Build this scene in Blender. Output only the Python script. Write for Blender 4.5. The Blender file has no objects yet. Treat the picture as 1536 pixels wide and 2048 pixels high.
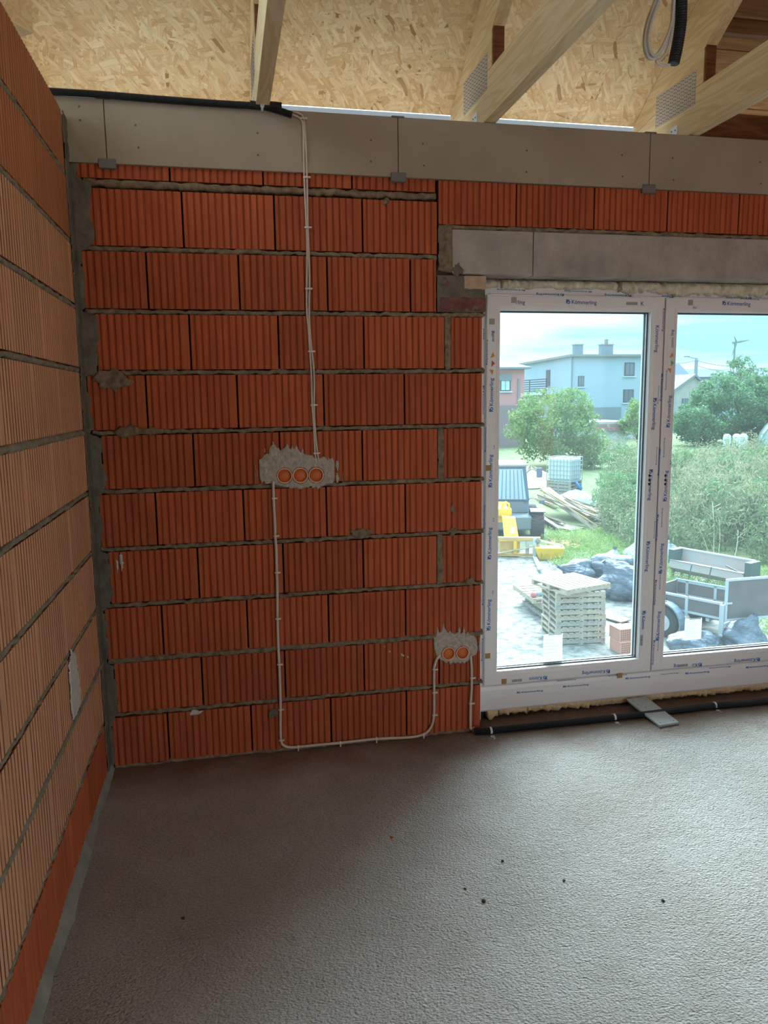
import bpy, bmesh, math, random
import numpy as np
from mathutils import Vector, Matrix
random.seed(7); rng = np.random.default_rng(7)
S = bpy.context.scene
COL = S.collection

# ------------------------------------------------------------------ camera
CAM = np.array([0.5643, -3.4035, 1.6277]); F = 1527.2
RR = np.array([[0.978959498, -0.203665560, -0.012595254],
               [-0.042052068, -0.140961656, -0.989121547],
               [0.199674546, 0.968839590, -0.146560310]])   # rows: right, down, forward
cd = bpy.data.cameras.new('camera'); cam = bpy.data.objects.new('camera', cd); COL.objects.link(cam)
cd.sensor_fit = 'HORIZONTAL'; cd.sensor_width = 36.0; cd.lens = 36.0 * F / 1536.0
cd.clip_start = 0.02; cd.clip_end = 3000
M = Matrix.Identity(4)
for i in range(3):
    M[i][0] = RR[0][i]; M[i][1] = -RR[1][i]; M[i][2] = -RR[2][i]; M[i][3] = CAM[i]
cam.matrix_world = M
S.camera = cam

# ------------------------------------------------------------------ exposure, sky, sun lamp
S.view_settings.view_transform = 'Standard'; S.view_settings.look = 'None'
S.view_settings.gamma = 1.0; S.view_settings.use_curve_mapping = False
S.view_settings.exposure = 1.25
SKY = 1.12
W_ = bpy.data.worlds.new('sky'); S.world = W_; W_.use_nodes = True
nt = W_.node_tree; nt.nodes.clear()
def N(nt, t, **k):
    n = nt.nodes.new(t)
    for a, b in k.items():
        if a == 'ins':
            for i, v in b.items(): n.inputs[i].default_value = v
        else: setattr(n, a, b)
    return n
def wire(nt, a, b): nt.links.new(a, b)
tc = N(nt, 'ShaderNodeTexCoord'); sep = N(nt, 'ShaderNodeSeparateXYZ'); wire(nt, tc.outputs['Generated'], sep.inputs[0])
mp = N(nt, 'ShaderNodeMapping'); mp.inputs['Scale'].default_value = (2.2, 2.2, 22); wire(nt, tc.outputs['Generated'], mp.inputs[0])
nz = N(nt, 'ShaderNodeTexNoise', ins={'Scale': 1.0, 'Detail': 5.0, 'Roughness': 0.5}); wire(nt, mp.outputs[0], nz.inputs['Vector'])
cr = N(nt, 'ShaderNodeValToRGB'); wire(nt, nz.outputs[0], cr.inputs[0])
cr.color_ramp.elements[0].position = 0.40; cr.color_ramp.elements[0].color = (0.36, 0.64, 0.86, 1)
cr.color_ramp.elements[1].position = 0.57; cr.color_ramp.elements[1].color = (0.88, 0.99, 1.0, 1)
# overcast: zenith three times as bright as the horizon
mx = N(nt, 'ShaderNodeMath', operation='MAXIMUM'); mx.inputs[1].default_value = 0; wire(nt, sep.outputs[2], mx.inputs[0])
ma = N(nt, 'ShaderNodeMath', operation='MULTIPLY_ADD'); ma.inputs[1].default_value = 2.2; ma.inputs[2].default_value = 1.0; wire(nt, mx.outputs[0], ma.inputs[0])
bg = N(nt, 'ShaderNodeBackground'); wire(nt, cr.outputs[0], bg.inputs[0])
mm = N(nt, 'ShaderNodeMath', operation='MULTIPLY'); mm.inputs[1].default_value = SKY; wire(nt, ma.outputs[0], mm.inputs[0]); wire(nt, mm.outputs[0], bg.inputs[1])
wo = N(nt, 'ShaderNodeOutputWorld'); wire(nt, bg.outputs[0], wo.inputs[0])
sl = bpy.data.lights.new('bright_sky_lamp', 'SUN'); sl.energy = 15.0; sl.angle = math.radians(60); sl.color = (1.0, 0.96, 0.93)
sun = bpy.data.objects.new('bright_sky_lamp', sl); COL.objects.link(sun)
sun.rotation_euler = Vector((0.35, 0.85, 0.95)).to_track_quat('Z', 'Y').to_euler()   # broad lamp added in place of bright sky, high beyond the balcony door

# ------------------------------------------------------------------ helpers
def ray(px):
    d = np.array([(px[0] - 768) / F, (px[1] - 1024) / F, 1.0]); return RR.T @ d
def on(px, ax, v):                 # a photograph point carried onto a real plane (axis ax = v)
    d = ray(px); return CAM + d * ((v - CAM[ax]) / d[ax])
GA, GB = -3.62, 0.036
def gz(y): return GA + GB * min(y, 45)
def ground(px):
    d = ray(px); t = (GA + GB * CAM[1] - CAM[2]) / (d[2] - GB * d[1]); return CAM + d * t
def link(name, me, parent=None):
    o = bpy.data.objects.new(name, me); COL.objects.link(o)
    if parent is not None: o.parent = parent
    return o
def tag(o, label=None, cat=None, group=None, kind=None):
    if label: o['label'] = label
    if cat: o['category'] = cat
    if group: o['group'] = group
    if kind: o['kind'] = kind
    return o
def empty(name, loc=(0, 0, 0), rz=0.0):
    o = bpy.data.objects.new(name, None); COL.objects.link(o); o.location = loc; o.rotation_euler = (0, 0, rz)
    o.empty_display_size = 0.1
    return o
class MB:
    def __init__(s): s.v = []; s.f = []
    def add(s, v, f, m=None):
        n = len(s.v)
        for p in v:
            s.v.append(tuple(m @ Vector(p)) if m is not None else tuple(p))
        s.f += [tuple(i + n for i in q) for q in f]; return s
    def box(s, x0, x1, y0, y1, z0, z1, m=None, c=0.0):
        if c <= 0:
            v = [(x0,y0,z0),(x1,y0,z0),(x1,y1,z0),(x0,y1,z0),(x0,y0,z1),(x1,y0,z1),(x1,y1,z1),(x0,y1,z1)]
            f = [(0,3,2,1),(4,5,6,7),(0,1,5,4),(1,2,6,5),(2,3,7,6),(3,0,4,7)]
        else:       # chamfered box
            X, Y, Z = (x0, x1), (y0, y1), (z0, z1); v = []; idx = {}
            for i in (0, 1):
                for j in (0, 1):
                    for k in (0, 1):
                        sx, sy, sz = (1 - 2*i)*c, (1 - 2*j)*c, (1 - 2*k)*c
                        for a, o in enumerate(((0, sy, sz), (sx, 0, sz), (sx, sy, 0))):
                            idx[i, j, k, a] = len(v); v.append((X[i]+o[0], Y[j]+o[1], Z[k]+o[2]))
            g = idx; f = []
            for i in (0, 1): f.append((g[i,0,0,0], g[i,1,0,0], g[i,1,1,0], g[i,0,1,0])[::1 if i else -1])
            for j in (0, 1): f.append((g[0,j,0,1], g[1,j,0,1], g[1,j,1,1], g[0,j,1,1])[::-1 if j else 1])
            for k in (0, 1): f.append((g[0,0,k,2], g[1,0,k,2], g[1,1,k,2], g[0,1,k,2])[::1 if k else -1])
            for i in (0, 1):
                for j in (0, 1): f.append((g[i,j,0,0], g[i,j,1,0], g[i,j,1,1], g[i,j,0,1])[::1 if i == j else -1])
                for k in (0, 1): f.append((g[i,0,k,0], g[i,0,k,2], g[i,1,k,2], g[i,1,k,0])[::1 if i == k else -1])
            for j in (0, 1):
                for k in (0, 1): f.append((g[0,j,k,1], g[1,j,k,1], g[1,j,k,2], g[0,j,k,2])[::1 if j == k else -1])
            for i in (0, 1):
                for j in (0, 1):
                    for k in (0, 1): f.append((g[i,j,k,0], g[i,j,k,1], g[i,j,k,2])[::-1 if (i+j+k) % 2 else 1])
        return s.add(v, f, m)
    def beam(s, p, q, w, h, up=(0, 0, 1), c=0.0):     # a bar from p to q, w across, h along up
        p = Vector(p); q = Vector(q); d = q - p; L = d.length; d.normalize()
        u = Vector(up); u = (u - d * u.dot(d)).normalized(); r = d.cross(u)
        m = Matrix((( r.x, d.x, u.x, p.x), (r.y, d.y, u.y, p.y), (r.z, d.z, u.z, p.z), (0, 0, 0, 1)))
        return s.box(-w/2, w/2, 0, L, -h/2, h/2, m, c)
    def tube(s, path, r, n=10, cap=True, closed=False):
        P = [Vector(p) for p in path]; K = len(P); rs = r if hasattr(r, '__len__') else [r] * K
        t0 = (P[1] - P[0]).normalized(); u = t0.orthogonal().normalized(); v = []; f = []
        for i in range(K):
            t = (P[min(i+1, K-1)] - P[max(i-1, 0)]).normalized()
            u = (u - t * u.dot(t)).normalized(); w = t.cross(u)
            for k in range(n):
                a = 2 * math.pi * k / n; v.append(P[i] + (u * math.cos(a) + w * math.sin(a)) * rs[i])
        for i in range(K - 1):
            for k in range(n):
                f.append((i*n + k, i*n + (k+1) % n, (i+1)*n + (k+1) % n, (i+1)*n + k))
        if cap: f.append(tuple(range(n))[::-1]); f.append(tuple((K-1)*n + k for k in range(n)))
        return s.add(v, f)
    def lathe(s, prof, n=20, m=None, cap=True):        # (r, z) about local z
        v = []; f = []; K = len(prof)
        for r, z in prof:
            for k in range(n):
                a = 2*math.pi*k/n; v.append((r*math.cos(a), r*math.sin(a), z))
        for i in range(K-1):
            for k in range(n): f.append((i*n+k, i*n+(k+1) % n, (i+1)*n+(k+1) % n, (i+1)*n+k))
        if cap: f.append(tuple(range(n))[::-1]); f.append(tuple((K-1)*n+k for k in range(n)))
        return s.add(v, f, m)
    def prism(s, poly, a, b, m=None):                   # poly in local (x, z), extruded along y from a to b
        n = len(poly); v = [(x, a, z) for x, z in poly] + [(x, b, z) for x, z in poly]
        f = [tuple(range(n)), tuple(range(2*n-1, n-1, -1))]
        f += [(i, i+n, (i+1) % n + n, (i+1) % n) for i in range(n)]
        return s.add(v, f, m)
    def loft(s, rings, capa=False, capb=False):
        n = len(rings[0]); v = [p for r in rings for p in r]; f = []
        for i in range(len(rings)-1):
            for k in range(n): f.append((i*n+k, i*n+(k+1) % n, (i+1)*n+(k+1) % n, (i+1)*n+k))
        if capa: f.append(tuple(range(n))[::-1])
        if capb: f.append(tuple((len(rings)-1)*n+k for k in range(n)))
        return s.add(v, f)
    def mesh(s, name, mat, smooth=False, fix=True):
        me = bpy.data.meshes.new(name); me.from_pydata(s.v, [], s.f)
        if mat: me.materials.append(mat)
        if fix:
            bm = bmesh.new(); bm.from_mesh(me); bmesh.ops.recalc_face_normals(bm, faces=bm.faces); bm.to_mesh(me); bm.free()
        if smooth: me.polygons.foreach_set('use_smooth', [True] * len(me.polygons))
        me.update(); return me
    def build(s, name, mat, parent=None, smooth=False, fix=True):
        return link(name, s.mesh(name, mat, smooth, fix), parent)
def smooth_path(pts, n=12):
    P = [Vector(p) for p in pts]; out = []
    for i in range(len(P) - 1):
        a, b, c, d = P[max(i-1, 0)], P[i], P[i+1], P[min(i+2, len(P)-1)]
        for k in range(n):
            t = k / n
            out.append(0.5 * ((2*b) + (c-a)*t + (2*a-5*b+4*c-d)*t*t + (3*b-a-3*c+d)*t**3))
    out.append(P[-1]); return out
def resample(path, step):
    P = [Vector(p) for p in path]; out = [P[0]]; acc = 0.0
    for a, b in zip(P, P[1:]):
        L = (b-a).length; 
        if L < 1e-9: continue
        d = step - acc
        while d <= L: out.append(a + (b-a) * (d / L)); d += step
        acc = L - (d - step)
    return out
def noise1(n, k):
    a = rng.standard_normal(n + 2*k); a = np.convolve(a, np.ones(k)/k, 'same')[k:n+k]; return a / (a.std() + 1e-9)
def noise2(nx, nz, k):
    gx, gy = nx // k + 4, nz // k + 4; g = rng.standard_normal((gx, gy))
    x = np.linspace(1, 1 + nx / k, nx); z = np.linspace(1, 1 + nz / k, nz)
    i = x.astype(int); j = z.astype(int); a = (x - i)[:, None]; b = (z - j)[None, :]
    a = a*a*(3-2*a); b = b*b*(3-2*b)
    return (g[i][:, j]*(1-a)*(1-b) + g[i+1][:, j]*a*(1-b) + g[i][:, j+1]*(1-a)*b + g[i+1][:, j+1]*a*b)
def inpoly(X, Z, poly):
    ins = np.zeros(X.shape, bool); dist = np.full(X.shape, 1e9); n = len(poly)
    for i in range(n):
        x0, z0 = poly[i]; x1, z1 = poly[(i+1) % n]
        c = ((z0 > Z) != (z1 > Z)); 
        with np.errstate(divide='ignore', invalid='ignore'):
            ins ^= c & (X < (x1-x0)*(Z-z0)/(z1-z0+1e-12) + x0)
        L2 = (x1-x0)**2 + (z1-z0)**2 + 1e-12
        t = np.clip(((X-x0)*(x1-x0) + (Z-z0)*(z1-z0))/L2, 0, 1)
        dist = np.minimum(dist, np.hypot(X-x0-t*(x1-x0), Z-z0-t*(z1-z0)))
    return ins, dist
def patch(name, poly, mat, parent, h=0.005, step=0.004, rough=0.0012, base=0.0, edge=0.008, axis=1, sgn=-1, holes=(), k=4):
    """a hand-smeared skin of mortar: outline poly in the wall's plane, thickness h falling off to its edge"""
    xs = [p[0] for p in poly]; zs = [p[1] for p in poly]
    nx = int((max(xs)-min(xs))/step)+2; nz = int((max(zs)-min(zs))/step)+2
    gx = min(xs) + np.arange(nx)*step; gzz = min(zs) + np.arange(nz)*step
    X, Z = np.meshgrid(gx, gzz, indexing='ij'); ins, d = inpoly(X, Z, poly)
    Hh = h*np.clip(d/edge, 0, 1)**0.6 + rough*noise2(nx, nz, k) + rough*0.6*noise2(nx, nz, max(1, k//2))
    for cx, cz, r in holes: ins &= np.hypot(X-cx, Z-cz) > r
    Hh = base + np.maximum(Hh, 0.0004)
    idx = -np.ones((nx, nz), int); vs = []; fs = []
    cell = ins[:-1, :-1] & ins[1:, :-1] & ins[1:, 1:] & ins[:-1, 1:]
    use = np.zeros((nx, nz), bool); use[:-1, :-1] |= cell; use[1:, :-1] |= cell; use[1:, 1:] |= cell; use[:-1, 1:] |= cell
    for i, j in zip(*np.nonzero(use)):
        idx[i, j] = len(vs); o = sgn*Hh[i, j]
        vs.append((X[i, j], o, Z[i, j]) if axis == 1 else (o, X[i, j], Z[i, j]))
    for i, j in zip(*np.nonzero(cell)): fs.append((idx[i,j], idx[i+1,j], idx[i+1,j+1], idx[i,j+1]))
    m = MB(); m.add(vs, fs); o = m.build(name, mat, parent, smooth=True)
    md = o.modifiers.new('thickness', 'SOLIDIFY'); md.thickness = 0.003; md.offset = 0
    return o

# ------------------------------------------------------------------ materials
def mat(name, col, rough=0.8, metal=0.0, var=0.0, scale=8.0, bump=0.0, bscale=60.0, rand=0.0, col2=None, spec=0.3, stretch=(1, 1, 1), bdist=0.004):
    m = bpy.data.materials.new(name); m.use_nodes = True; t = m.node_tree; b = t.nodes['Principled BSDF']
    b.inputs['Roughness'].default_value = rough; b.inputs['Metallic'].default_value = metal; b.inputs['Specular IOR Level'].default_value = spec
    c = (*col, 1); b.inputs['Base Color'].default_value = c
    co = N(t, 'ShaderNodeTexCoord'); mpp = N(t, 'ShaderNodeMapping'); mpp.inputs['Scale'].default_value = stretch; wire(t, co.outputs['Object'], mpp.inputs[0])
    last = None
    if var > 0 or col2:
        n = N(t, 'ShaderNodeTexNoise', ins={'Scale': scale, 'Detail': 6.0, 'Roughness': 0.6}); wire(t, mpp.outputs[0], n.inputs['Vector'])
        r = N(t, 'ShaderNodeValToRGB'); wire(t, n.outputs[0], r.inputs[0])
        r.color_ramp.elements[0].position = 0.32; r.color_ramp.elements[1].position = 0.68
        c2 = col2 if col2 else tuple(min(1, x*(1+var)) for x in col)
        c1 = col if col2 else tuple(x*(1-var) for x in col)
        r.color_ramp.elements[0].color = (*c1, 1); r.color_ramp.elements[1].color = (*c2, 1); last = r.outputs[0]
    if rand > 0:
        oi = N(t, 'ShaderNodeObjectInfo'); mr = N(t, 'ShaderNodeMapRange', ins={3: 1 - rand, 4: 1 + rand}); wire(t, oi.outputs['Random'], mr.inputs[0])
        hs = N(t, 'ShaderNodeHueSaturation'); wire(t, mr.outputs[0], hs.inputs['Value'])
        if last is None: hs.inputs['Color'].default_value = c
        else: wire(t, last, hs.inputs['Color'])
        last = hs.outputs[0]
    if last is not None: wire(t, last, b.inputs['Base Color'])
    if bump > 0:
        n2 = N(t, 'ShaderNodeTexNoise', ins={'Scale': bscale, 'Detail': 5.0, 'Roughness': 0.65}); wire(t, mpp.outputs[0], n2.inputs['Vector'])
        bp = N(t, 'ShaderNodeBump', ins={'Strength': bump, 'Distance': bdist}); wire(t, n2.outputs[0], bp.inputs['Height']); wire(t, bp.outputs[0], b.inputs['Normal'])
    return m
def brick_mat(name, face, groove, stain, rnd, depth=0.004):
    """fired clay; `face` on the ridges and `groove` in the combed grooves (dust on the ridges, shade put into the groove colour)"""
    m = bpy.data.materials.new(name); m.use_nodes = True; t = m.node_tree; b = t.nodes['Principled BSDF']
    b.inputs['Roughness'].default_value = 0.82; b.inputs['Specular IOR Level'].default_value = 0.25
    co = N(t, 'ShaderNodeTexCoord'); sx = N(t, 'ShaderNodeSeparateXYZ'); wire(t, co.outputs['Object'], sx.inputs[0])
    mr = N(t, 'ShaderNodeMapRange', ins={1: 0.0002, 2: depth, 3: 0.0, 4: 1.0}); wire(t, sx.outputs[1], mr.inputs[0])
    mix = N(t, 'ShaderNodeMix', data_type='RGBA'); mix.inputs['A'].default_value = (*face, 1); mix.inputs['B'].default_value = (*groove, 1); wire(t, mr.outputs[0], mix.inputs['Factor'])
    geo = N(t, 'ShaderNodeNewGeometry')
    n = N(t, 'ShaderNodeTexNoise', ins={'Scale': 5.0, 'Detail': 5.0, 'Roughness': 0.6}); wire(t, geo.outputs['Position'], n.inputs['Vector'])
    r = N(t, 'ShaderNodeValToRGB'); wire(t, n.outputs[0], r.inputs[0]); r.color_ramp.elements[0].position = 0.42; r.color_ramp.elements[1].position = 0.66
    mix2 = N(t, 'ShaderNodeMix', data_type='RGBA'); wire(t, mix.outputs['Result'], mix2.inputs['A']); mix2.inputs['B'].default_value = (*stain, 1)
    mf = N(t, 'ShaderNodeMath', operation='MULTIPLY'); mf.inputs[1].default_value = 0.55; wire(t, r.outputs[0], mf.inputs[0]); wire(t, mf.outputs[0], mix2.inputs['Factor'])
    mp2 = N(t, 'ShaderNodeMapping'); mp2.inputs['Scale'].default_value = (60, 60, 3); wire(t, geo.outputs['Position'], mp2.inputs[0])
    n3 = N(t, 'ShaderNodeTexNoise', ins={'Scale': 1.0, 'Detail': 3.0}); wire(t, mp2.outputs[0], n3.inputs['Vector'])
    mr3 = N(t, 'ShaderNodeMapRange', ins={1: 0.25, 2: 0.75, 3: 0.80, 4: 1.2}); wire(t, n3.outputs[0], mr3.inputs[0])
    oi = N(t, 'ShaderNodeObjectInfo'); mr2 = N(t, 'ShaderNodeMapRange', ins={3: 1 - rnd, 4: 1 + rnd}); wire(t, oi.outputs['Random'], mr2.inputs[0])
    mv = N(t, 'ShaderNodeMath', operation='MULTIPLY'); wire(t, mr3.outputs[0], mv.inputs[0]); wire(t, mr2.outputs[0], mv.inputs[1])
    hs = N(t, 'ShaderNodeHueSaturation'); wire(t, mix2.outputs['Result'], hs.inputs['Color']); wire(t, mv.outputs[0], hs.inputs['Value'])
    wire(t, hs.outputs[0], b.inputs['Base Color'])
    n4 = N(t, 'ShaderNodeTexNoise', ins={'Scale': 160.0, 'Detail': 3.0}); wire(t, co.outputs['Object'], n4.inputs['Vector'])
    bp = N(t, 'ShaderNodeBump', ins={'Strength': 0.25, 'Distance': 0.002}); wire(t, n4.outputs[0], bp.inputs['Height']); wire(t, bp.outputs[0], b.inputs['Normal'])
    return m
def osb_mat():
    m = bpy.data.materials.new('osb'); m.use_nodes = True; t = m.node_tree; b = t.nodes['Principled BSDF']
    b.inputs['Roughness'].default_value = 0.75; b.inputs['Specular IOR Level'].default_value = 0.2
    co = N(t, 'ShaderNodeTexCoord'); prev = None; hprev = None
    for k, (ang, sc, off) in enumerate([(0.1, 1.0, 0), (1.2, 1.15, 3.1), (-0.5, 0.9, 7.7), (2.1, 1.0, 11.3), (0.65, 1.25, 5.1), (-1.15, 1.0, 9.9), (0.3, 1.3, 1.9), (1.65, 1.35, 14.2), (-0.2, 1.1, 6.3), (0.95, 1.5, 2.7)]):
        ro = N(t, 'ShaderNodeMapping'); ro.inputs['Rotation'].default_value = (0, 0, ang); wire(t, co.outputs['Object'], ro.inputs[0])
        n0 = N(t, 'ShaderNodeTexNoise', ins={'Scale': 7.0, 'Detail': 1.0}); wire(t, ro.outputs[0], n0.inputs['Vector'])
        ad = N(t, 'ShaderNodeVectorMath', operation='MULTIPLY_ADD'); ad.inputs[1].default_value = (0.05, 0.05, 0); wire(t, n0.outputs['Color'], ad.inputs[0]); wire(t, ro.outputs[0], ad.inputs[2])
        mp_ = N(t, 'ShaderNodeMapping'); mp_.inputs['Scale'].default_value = (9*sc, 44*sc, 0.0); mp_.inputs['Location'].default_value = (off, off*1.7, 0); wire(t, ad.outputs[0], mp_.inputs[0])
        vo = N(t, 'ShaderNodeTexVoronoi', distance='CHEBYCHEV', ins={'Scale': 1.0}); wire(t, mp_.outputs[0], vo.inputs['Vector'])
        sp = N(t, 'ShaderNodeSeparateColor'); wire(t, vo.outputs['Color'], sp.inputs[0])
        ra = N(t, 'ShaderNodeValToRGB'); wire(t, sp.outputs[0], ra.inputs[0])
        e = ra.color_ramp.elements; e[0].position = 0; e[0].color = (0.50, 0.31, 0.13, 1); e[1].position = 1; e[1].color = (0.90, 0.75, 0.48, 1)
        x = ra.color_ramp.elements.new(0.25); x.color = (0.78, 0.57, 0.31, 1); x = ra.color_ramp.elements.new(0.6); x.color = (0.85, 0.66, 0.39, 1); x = ra.color_ramp.elements.new(0.035); x.color = (0.72, 0.50, 0.26, 1)
        e[0].color = (0.40, 0.24, 0.10, 1)
        # fine grain along the strand
        mg = N(t, 'ShaderNodeMapping'); mg.inputs['Scale'].default_value = (9, 260, 1); wire(t, ad.outputs[0], mg.inputs[0])
        ng = N(t, 'ShaderNodeTexNoise', ins={'Scale': 1.0, 'Detail': 2.0}); wire(t, mg.outputs[0], ng.inputs['Vector'])
        gr = N(t, 'ShaderNodeMapRange', ins={1: 0.3, 2: 0.7, 3: 0.9, 4: 1.06}); wire(t, ng.outputs[0], gr.inputs[0])
        ed = N(t, 'ShaderNodeMapRange', ins={1: 0.30, 2: 0.75, 3: 1.0, 4: 0.84}); wire(t, vo.outputs['Distance'], ed.inputs[0])
        mu = N(t, 'ShaderNodeMath', operation='MULTIPLY'); wire(t, gr.outputs[0], mu.inputs[0]); wire(t, ed.outputs[0], mu.inputs[1])
        hs = N(t, 'ShaderNodeHueSaturation'); wire(t, ra.outputs[0], hs.inputs['Color']); wire(t, mu.outputs[0], hs.inputs['Value'])
        if prev is None: prev = hs.outputs[0]; hprev = sp.outputs[2]
        else:
            gt = N(t, 'ShaderNodeMath', operation='GREATER_THAN'); gt.inputs[1].default_value = 0.62; wire(t, sp.outputs[1], gt.inputs[0])
            mi = N(t, 'ShaderNodeMix', data_type='RGBA'); wire(t, gt.outputs[0], mi.inputs['Factor']); wire(t, prev, mi.inputs['A']); wire(t, hs.outputs[0], mi.inputs['B']); prev = mi.outputs['Result']
            mh = N(t, 'ShaderNodeMix', data_type='FLOAT'); wire(t, gt.outputs[0], mh.inputs[0]); wire(t, hprev, mh.inputs[2]); wire(t, sp.outputs[2], mh.inputs[3]); hprev = mh.outputs[0]
    wire(t, prev, b.inputs['Base Color'])
    bp = N(t, 'ShaderNodeBump', ins={'Strength': 0.35, 'Distance': 0.002}); wire(t, hprev, bp.inputs['Height']); wire(t, bp.outputs[0], b.inputs['Normal'])
    return m
def wood_mat(name, light, dark, along=(14, 1.2, 14), rough=0.6, knot=None):
    m = bpy.data.materials.new(name); m.use_nodes = True; t = m.node_tree; b = t.nodes['Principled BSDF']; b.inputs['Roughness'].default_value = rough
    b.inputs['Specular IOR Level'].default_value = 0.25
    co = N(t, 'ShaderNodeTexCoord'); mp_ = N(t, 'ShaderNodeMapping'); mp_.inputs['Scale'].default_value = along; wire(t, co.outputs['Object'], mp_.inputs[0])
    n = N(t, 'ShaderNodeTexNoise', ins={'Scale': 1.0, 'Detail': 4.0, 'Distortion': 0.6}); wire(t, mp_.outputs[0], n.inputs['Vector'])
    wv = N(t, 'ShaderNodeMath', operation='SINE'); ml = N(t, 'ShaderNodeMath', operation='MULTIPLY'); ml.inputs[1].default_value = 45; wire(t, n.outputs[0], ml.inputs[0]); wire(t, ml.outputs[0], wv.inputs[0])
    r = N(t, 'ShaderNodeMapRange', ins={1: -1.0, 2: 1.0, 3: 0.0, 4: 0.5}); wire(t, wv.outputs[0], r.inputs[0])
    ad = N(t, 'ShaderNodeMath', operation='MULTIPLY_ADD'); ad.inputs[1].default_value = 0.9; wire(t, n.outputs[0], ad.inputs[0]); wire(t, r.outputs[0], ad.inputs[2])
    c = N(t, 'ShaderNodeValToRGB'); wire(t, ad.outputs[0], c.inputs[0]); c.color_ramp.elements[0].position = 0.3; c.color_ramp.elements[1].position = 1.0
    c.color_ramp.elements[0].color = (*light, 1); c.color_ramp.elements[1].color = (*dark, 1)
    last = c.outputs[0]
    if knot:
        v = N(t, 'ShaderNodeTexVoronoi', ins={'Scale': 3.1}); mk = N(t, 'ShaderNodeMapping'); mk.inputs['Scale'].default_value = (1.5, 0.7, 1.5); wire(t, co.outputs['Object'], mk.inputs[0]); wire(t, mk.outputs[0], v.inputs['Vector'])
        k = N(t, 'ShaderNodeMapRange', ins={1: 0.03, 2: 0.11, 3: 1.0, 4: 0.0}); wire(t, v.outputs['Distance'], k.inputs[0])
        mi = N(t, 'ShaderNodeMix', data_type='RGBA'); wire(t, k.outputs[0], mi.inputs['Factor']); wire(t, last, mi.inputs['A']); mi.inputs['B'].default_value = (*knot, 1); last = mi.outputs['Result']
    wire(t, last, b.inputs['Base Color']); return m
def leaf_mat(name, cols, rough=0.6):
    m = bpy.data.materials.new(name); m.use_nodes = True; t = m.node_tree; b = t.nodes['Principled BSDF']; b.inputs['Roughness'].default_value = rough
    b.inputs['Specular IOR Level'].default_value = 0.2
    g = N(t, 'ShaderNodeNewGeometry'); c = N(t, 'ShaderNodeValToRGB'); wire(t, g.outputs['Random Per Island'], c.inputs[0])
    c.color_ramp.elements[0].color = (*cols[0], 1); c.color_ramp.elements[1].color = (*cols[-1], 1)
    for i, x in enumerate(cols[1:-1]): e = c.color_ramp.elements.new((i+1)/(len(cols)-1)); e.color = (*x, 1)
    wire(t, c.outputs[0], b.inputs['Base Color'])
    tr = N(t, 'ShaderNodeBsdfTranslucent'); wire(t, c.outputs[0], tr.inputs[0]); mi = N(t, 'ShaderNodeMixShader'); mi.inputs[0].default_value = 0.35
    wire(t, b.outputs[0], mi.inputs[1]); wire(t, tr.outputs[0], mi.inputs[2]); wire(t, mi.outputs[0], t.nodes['Material Output'].inputs[0]); return m
def glass_mat():
    m = bpy.data.materials.new('window_glass'); m.use_nodes = True; t = m.node_tree; t.nodes.clear(); o = N(t, 'ShaderNodeOutputMaterial')
    tr = N(t, 'ShaderNodeBsdfTransparent'); tr.inputs[0].default_value = (0.66, 0.75, 0.78, 1)
    gl = N(t, 'ShaderNodeBsdfGlossy'); gl.inputs['Roughness'].default_value = 0.02
    fr = N(t, 'ShaderNodeFresnel', ins={0: 1.25}); m1 = N(t, 'ShaderNodeMixShader'); wire(t, fr.outputs[0], m1.inputs[0]); wire(t, tr.outputs[0], m1.inputs[1]); wire(t, gl.outputs[0], m1.inputs[2])
    tl = N(t, 'ShaderNodeBsdfTranslucent'); tl.inputs[0].default_value = (0.75, 0.95, 1.0, 1); m2 = N(t, 'ShaderNodeMixShader'); m2.inputs[0].default_value = 0.011   # scattering veil added to imitate glare haze over the view
    wire(t, m1.outputs[0], m2.inputs[1]); wire(t, tl.outputs[0], m2.inputs[2]); wire(t, m2.outputs[0], o.inputs[0]); return m

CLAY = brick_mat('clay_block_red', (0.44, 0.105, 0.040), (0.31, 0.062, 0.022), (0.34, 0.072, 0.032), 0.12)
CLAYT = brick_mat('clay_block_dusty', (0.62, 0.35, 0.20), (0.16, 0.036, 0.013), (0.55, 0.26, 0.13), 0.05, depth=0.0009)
MORTAR = mat('mortar', (0.225, 0.165, 0.108), 0.95, var=0.4, scale=30, bump=0.9, bscale=120)
CLAYM = brick_mat('clay_block_red_brown', (0.44, 0.185, 0.085), (0.24, 0.055, 0.022), (0.40, 0.14, 0.06), 0.06, depth=0.0012)  # darker and redder, for the two top courses of the left wall
LMORTAR = mat('mortar_olive', (0.24, 0.215, 0.155), 0.95, var=0.25, scale=18, bump=0.7, bscale=100)
CMORTAR = mat('corner_mortar', (0.15, 0.132, 0.098), 0.95, var=0.25, scale=14, bump=0.5, bscale=90)
PLASTER = mat('setting_plaster', (0.42, 0.37, 0.31), 0.9, var=0.16, scale=40, bump=0.4, bscale=90)
PALEPL = mat('pale_plaster', (0.55, 0.52, 0.46), 0.9, var=0.1, scale=40, bump=0.5, bscale=120)
CONC = mat('concrete_lintel', (0.43, 0.38, 0.33), 0.95, var=0.2, scale=7, bump=1.0, bscale=75, bdist=0.008)
CBOARD = mat('cement_board', (0.345, 0.285, 0.215), 0.85, var=0.1, scale=2.5, bump=0.06, bscale=40)
STEEL = mat('galvanised', (0.55, 0.57, 0.58), 0.45, 0.8, var=0.1, scale=20)
GREYCLIP = mat('grey_clip', (0.16, 0.15, 0.14), 0.6)
OSB = osb_mat()
PINE = wood_mat('pine', (0.86, 0.74, 0.48), (0.74, 0.57, 0.31), knot=(0.28, 0.13, 0.05))
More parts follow.
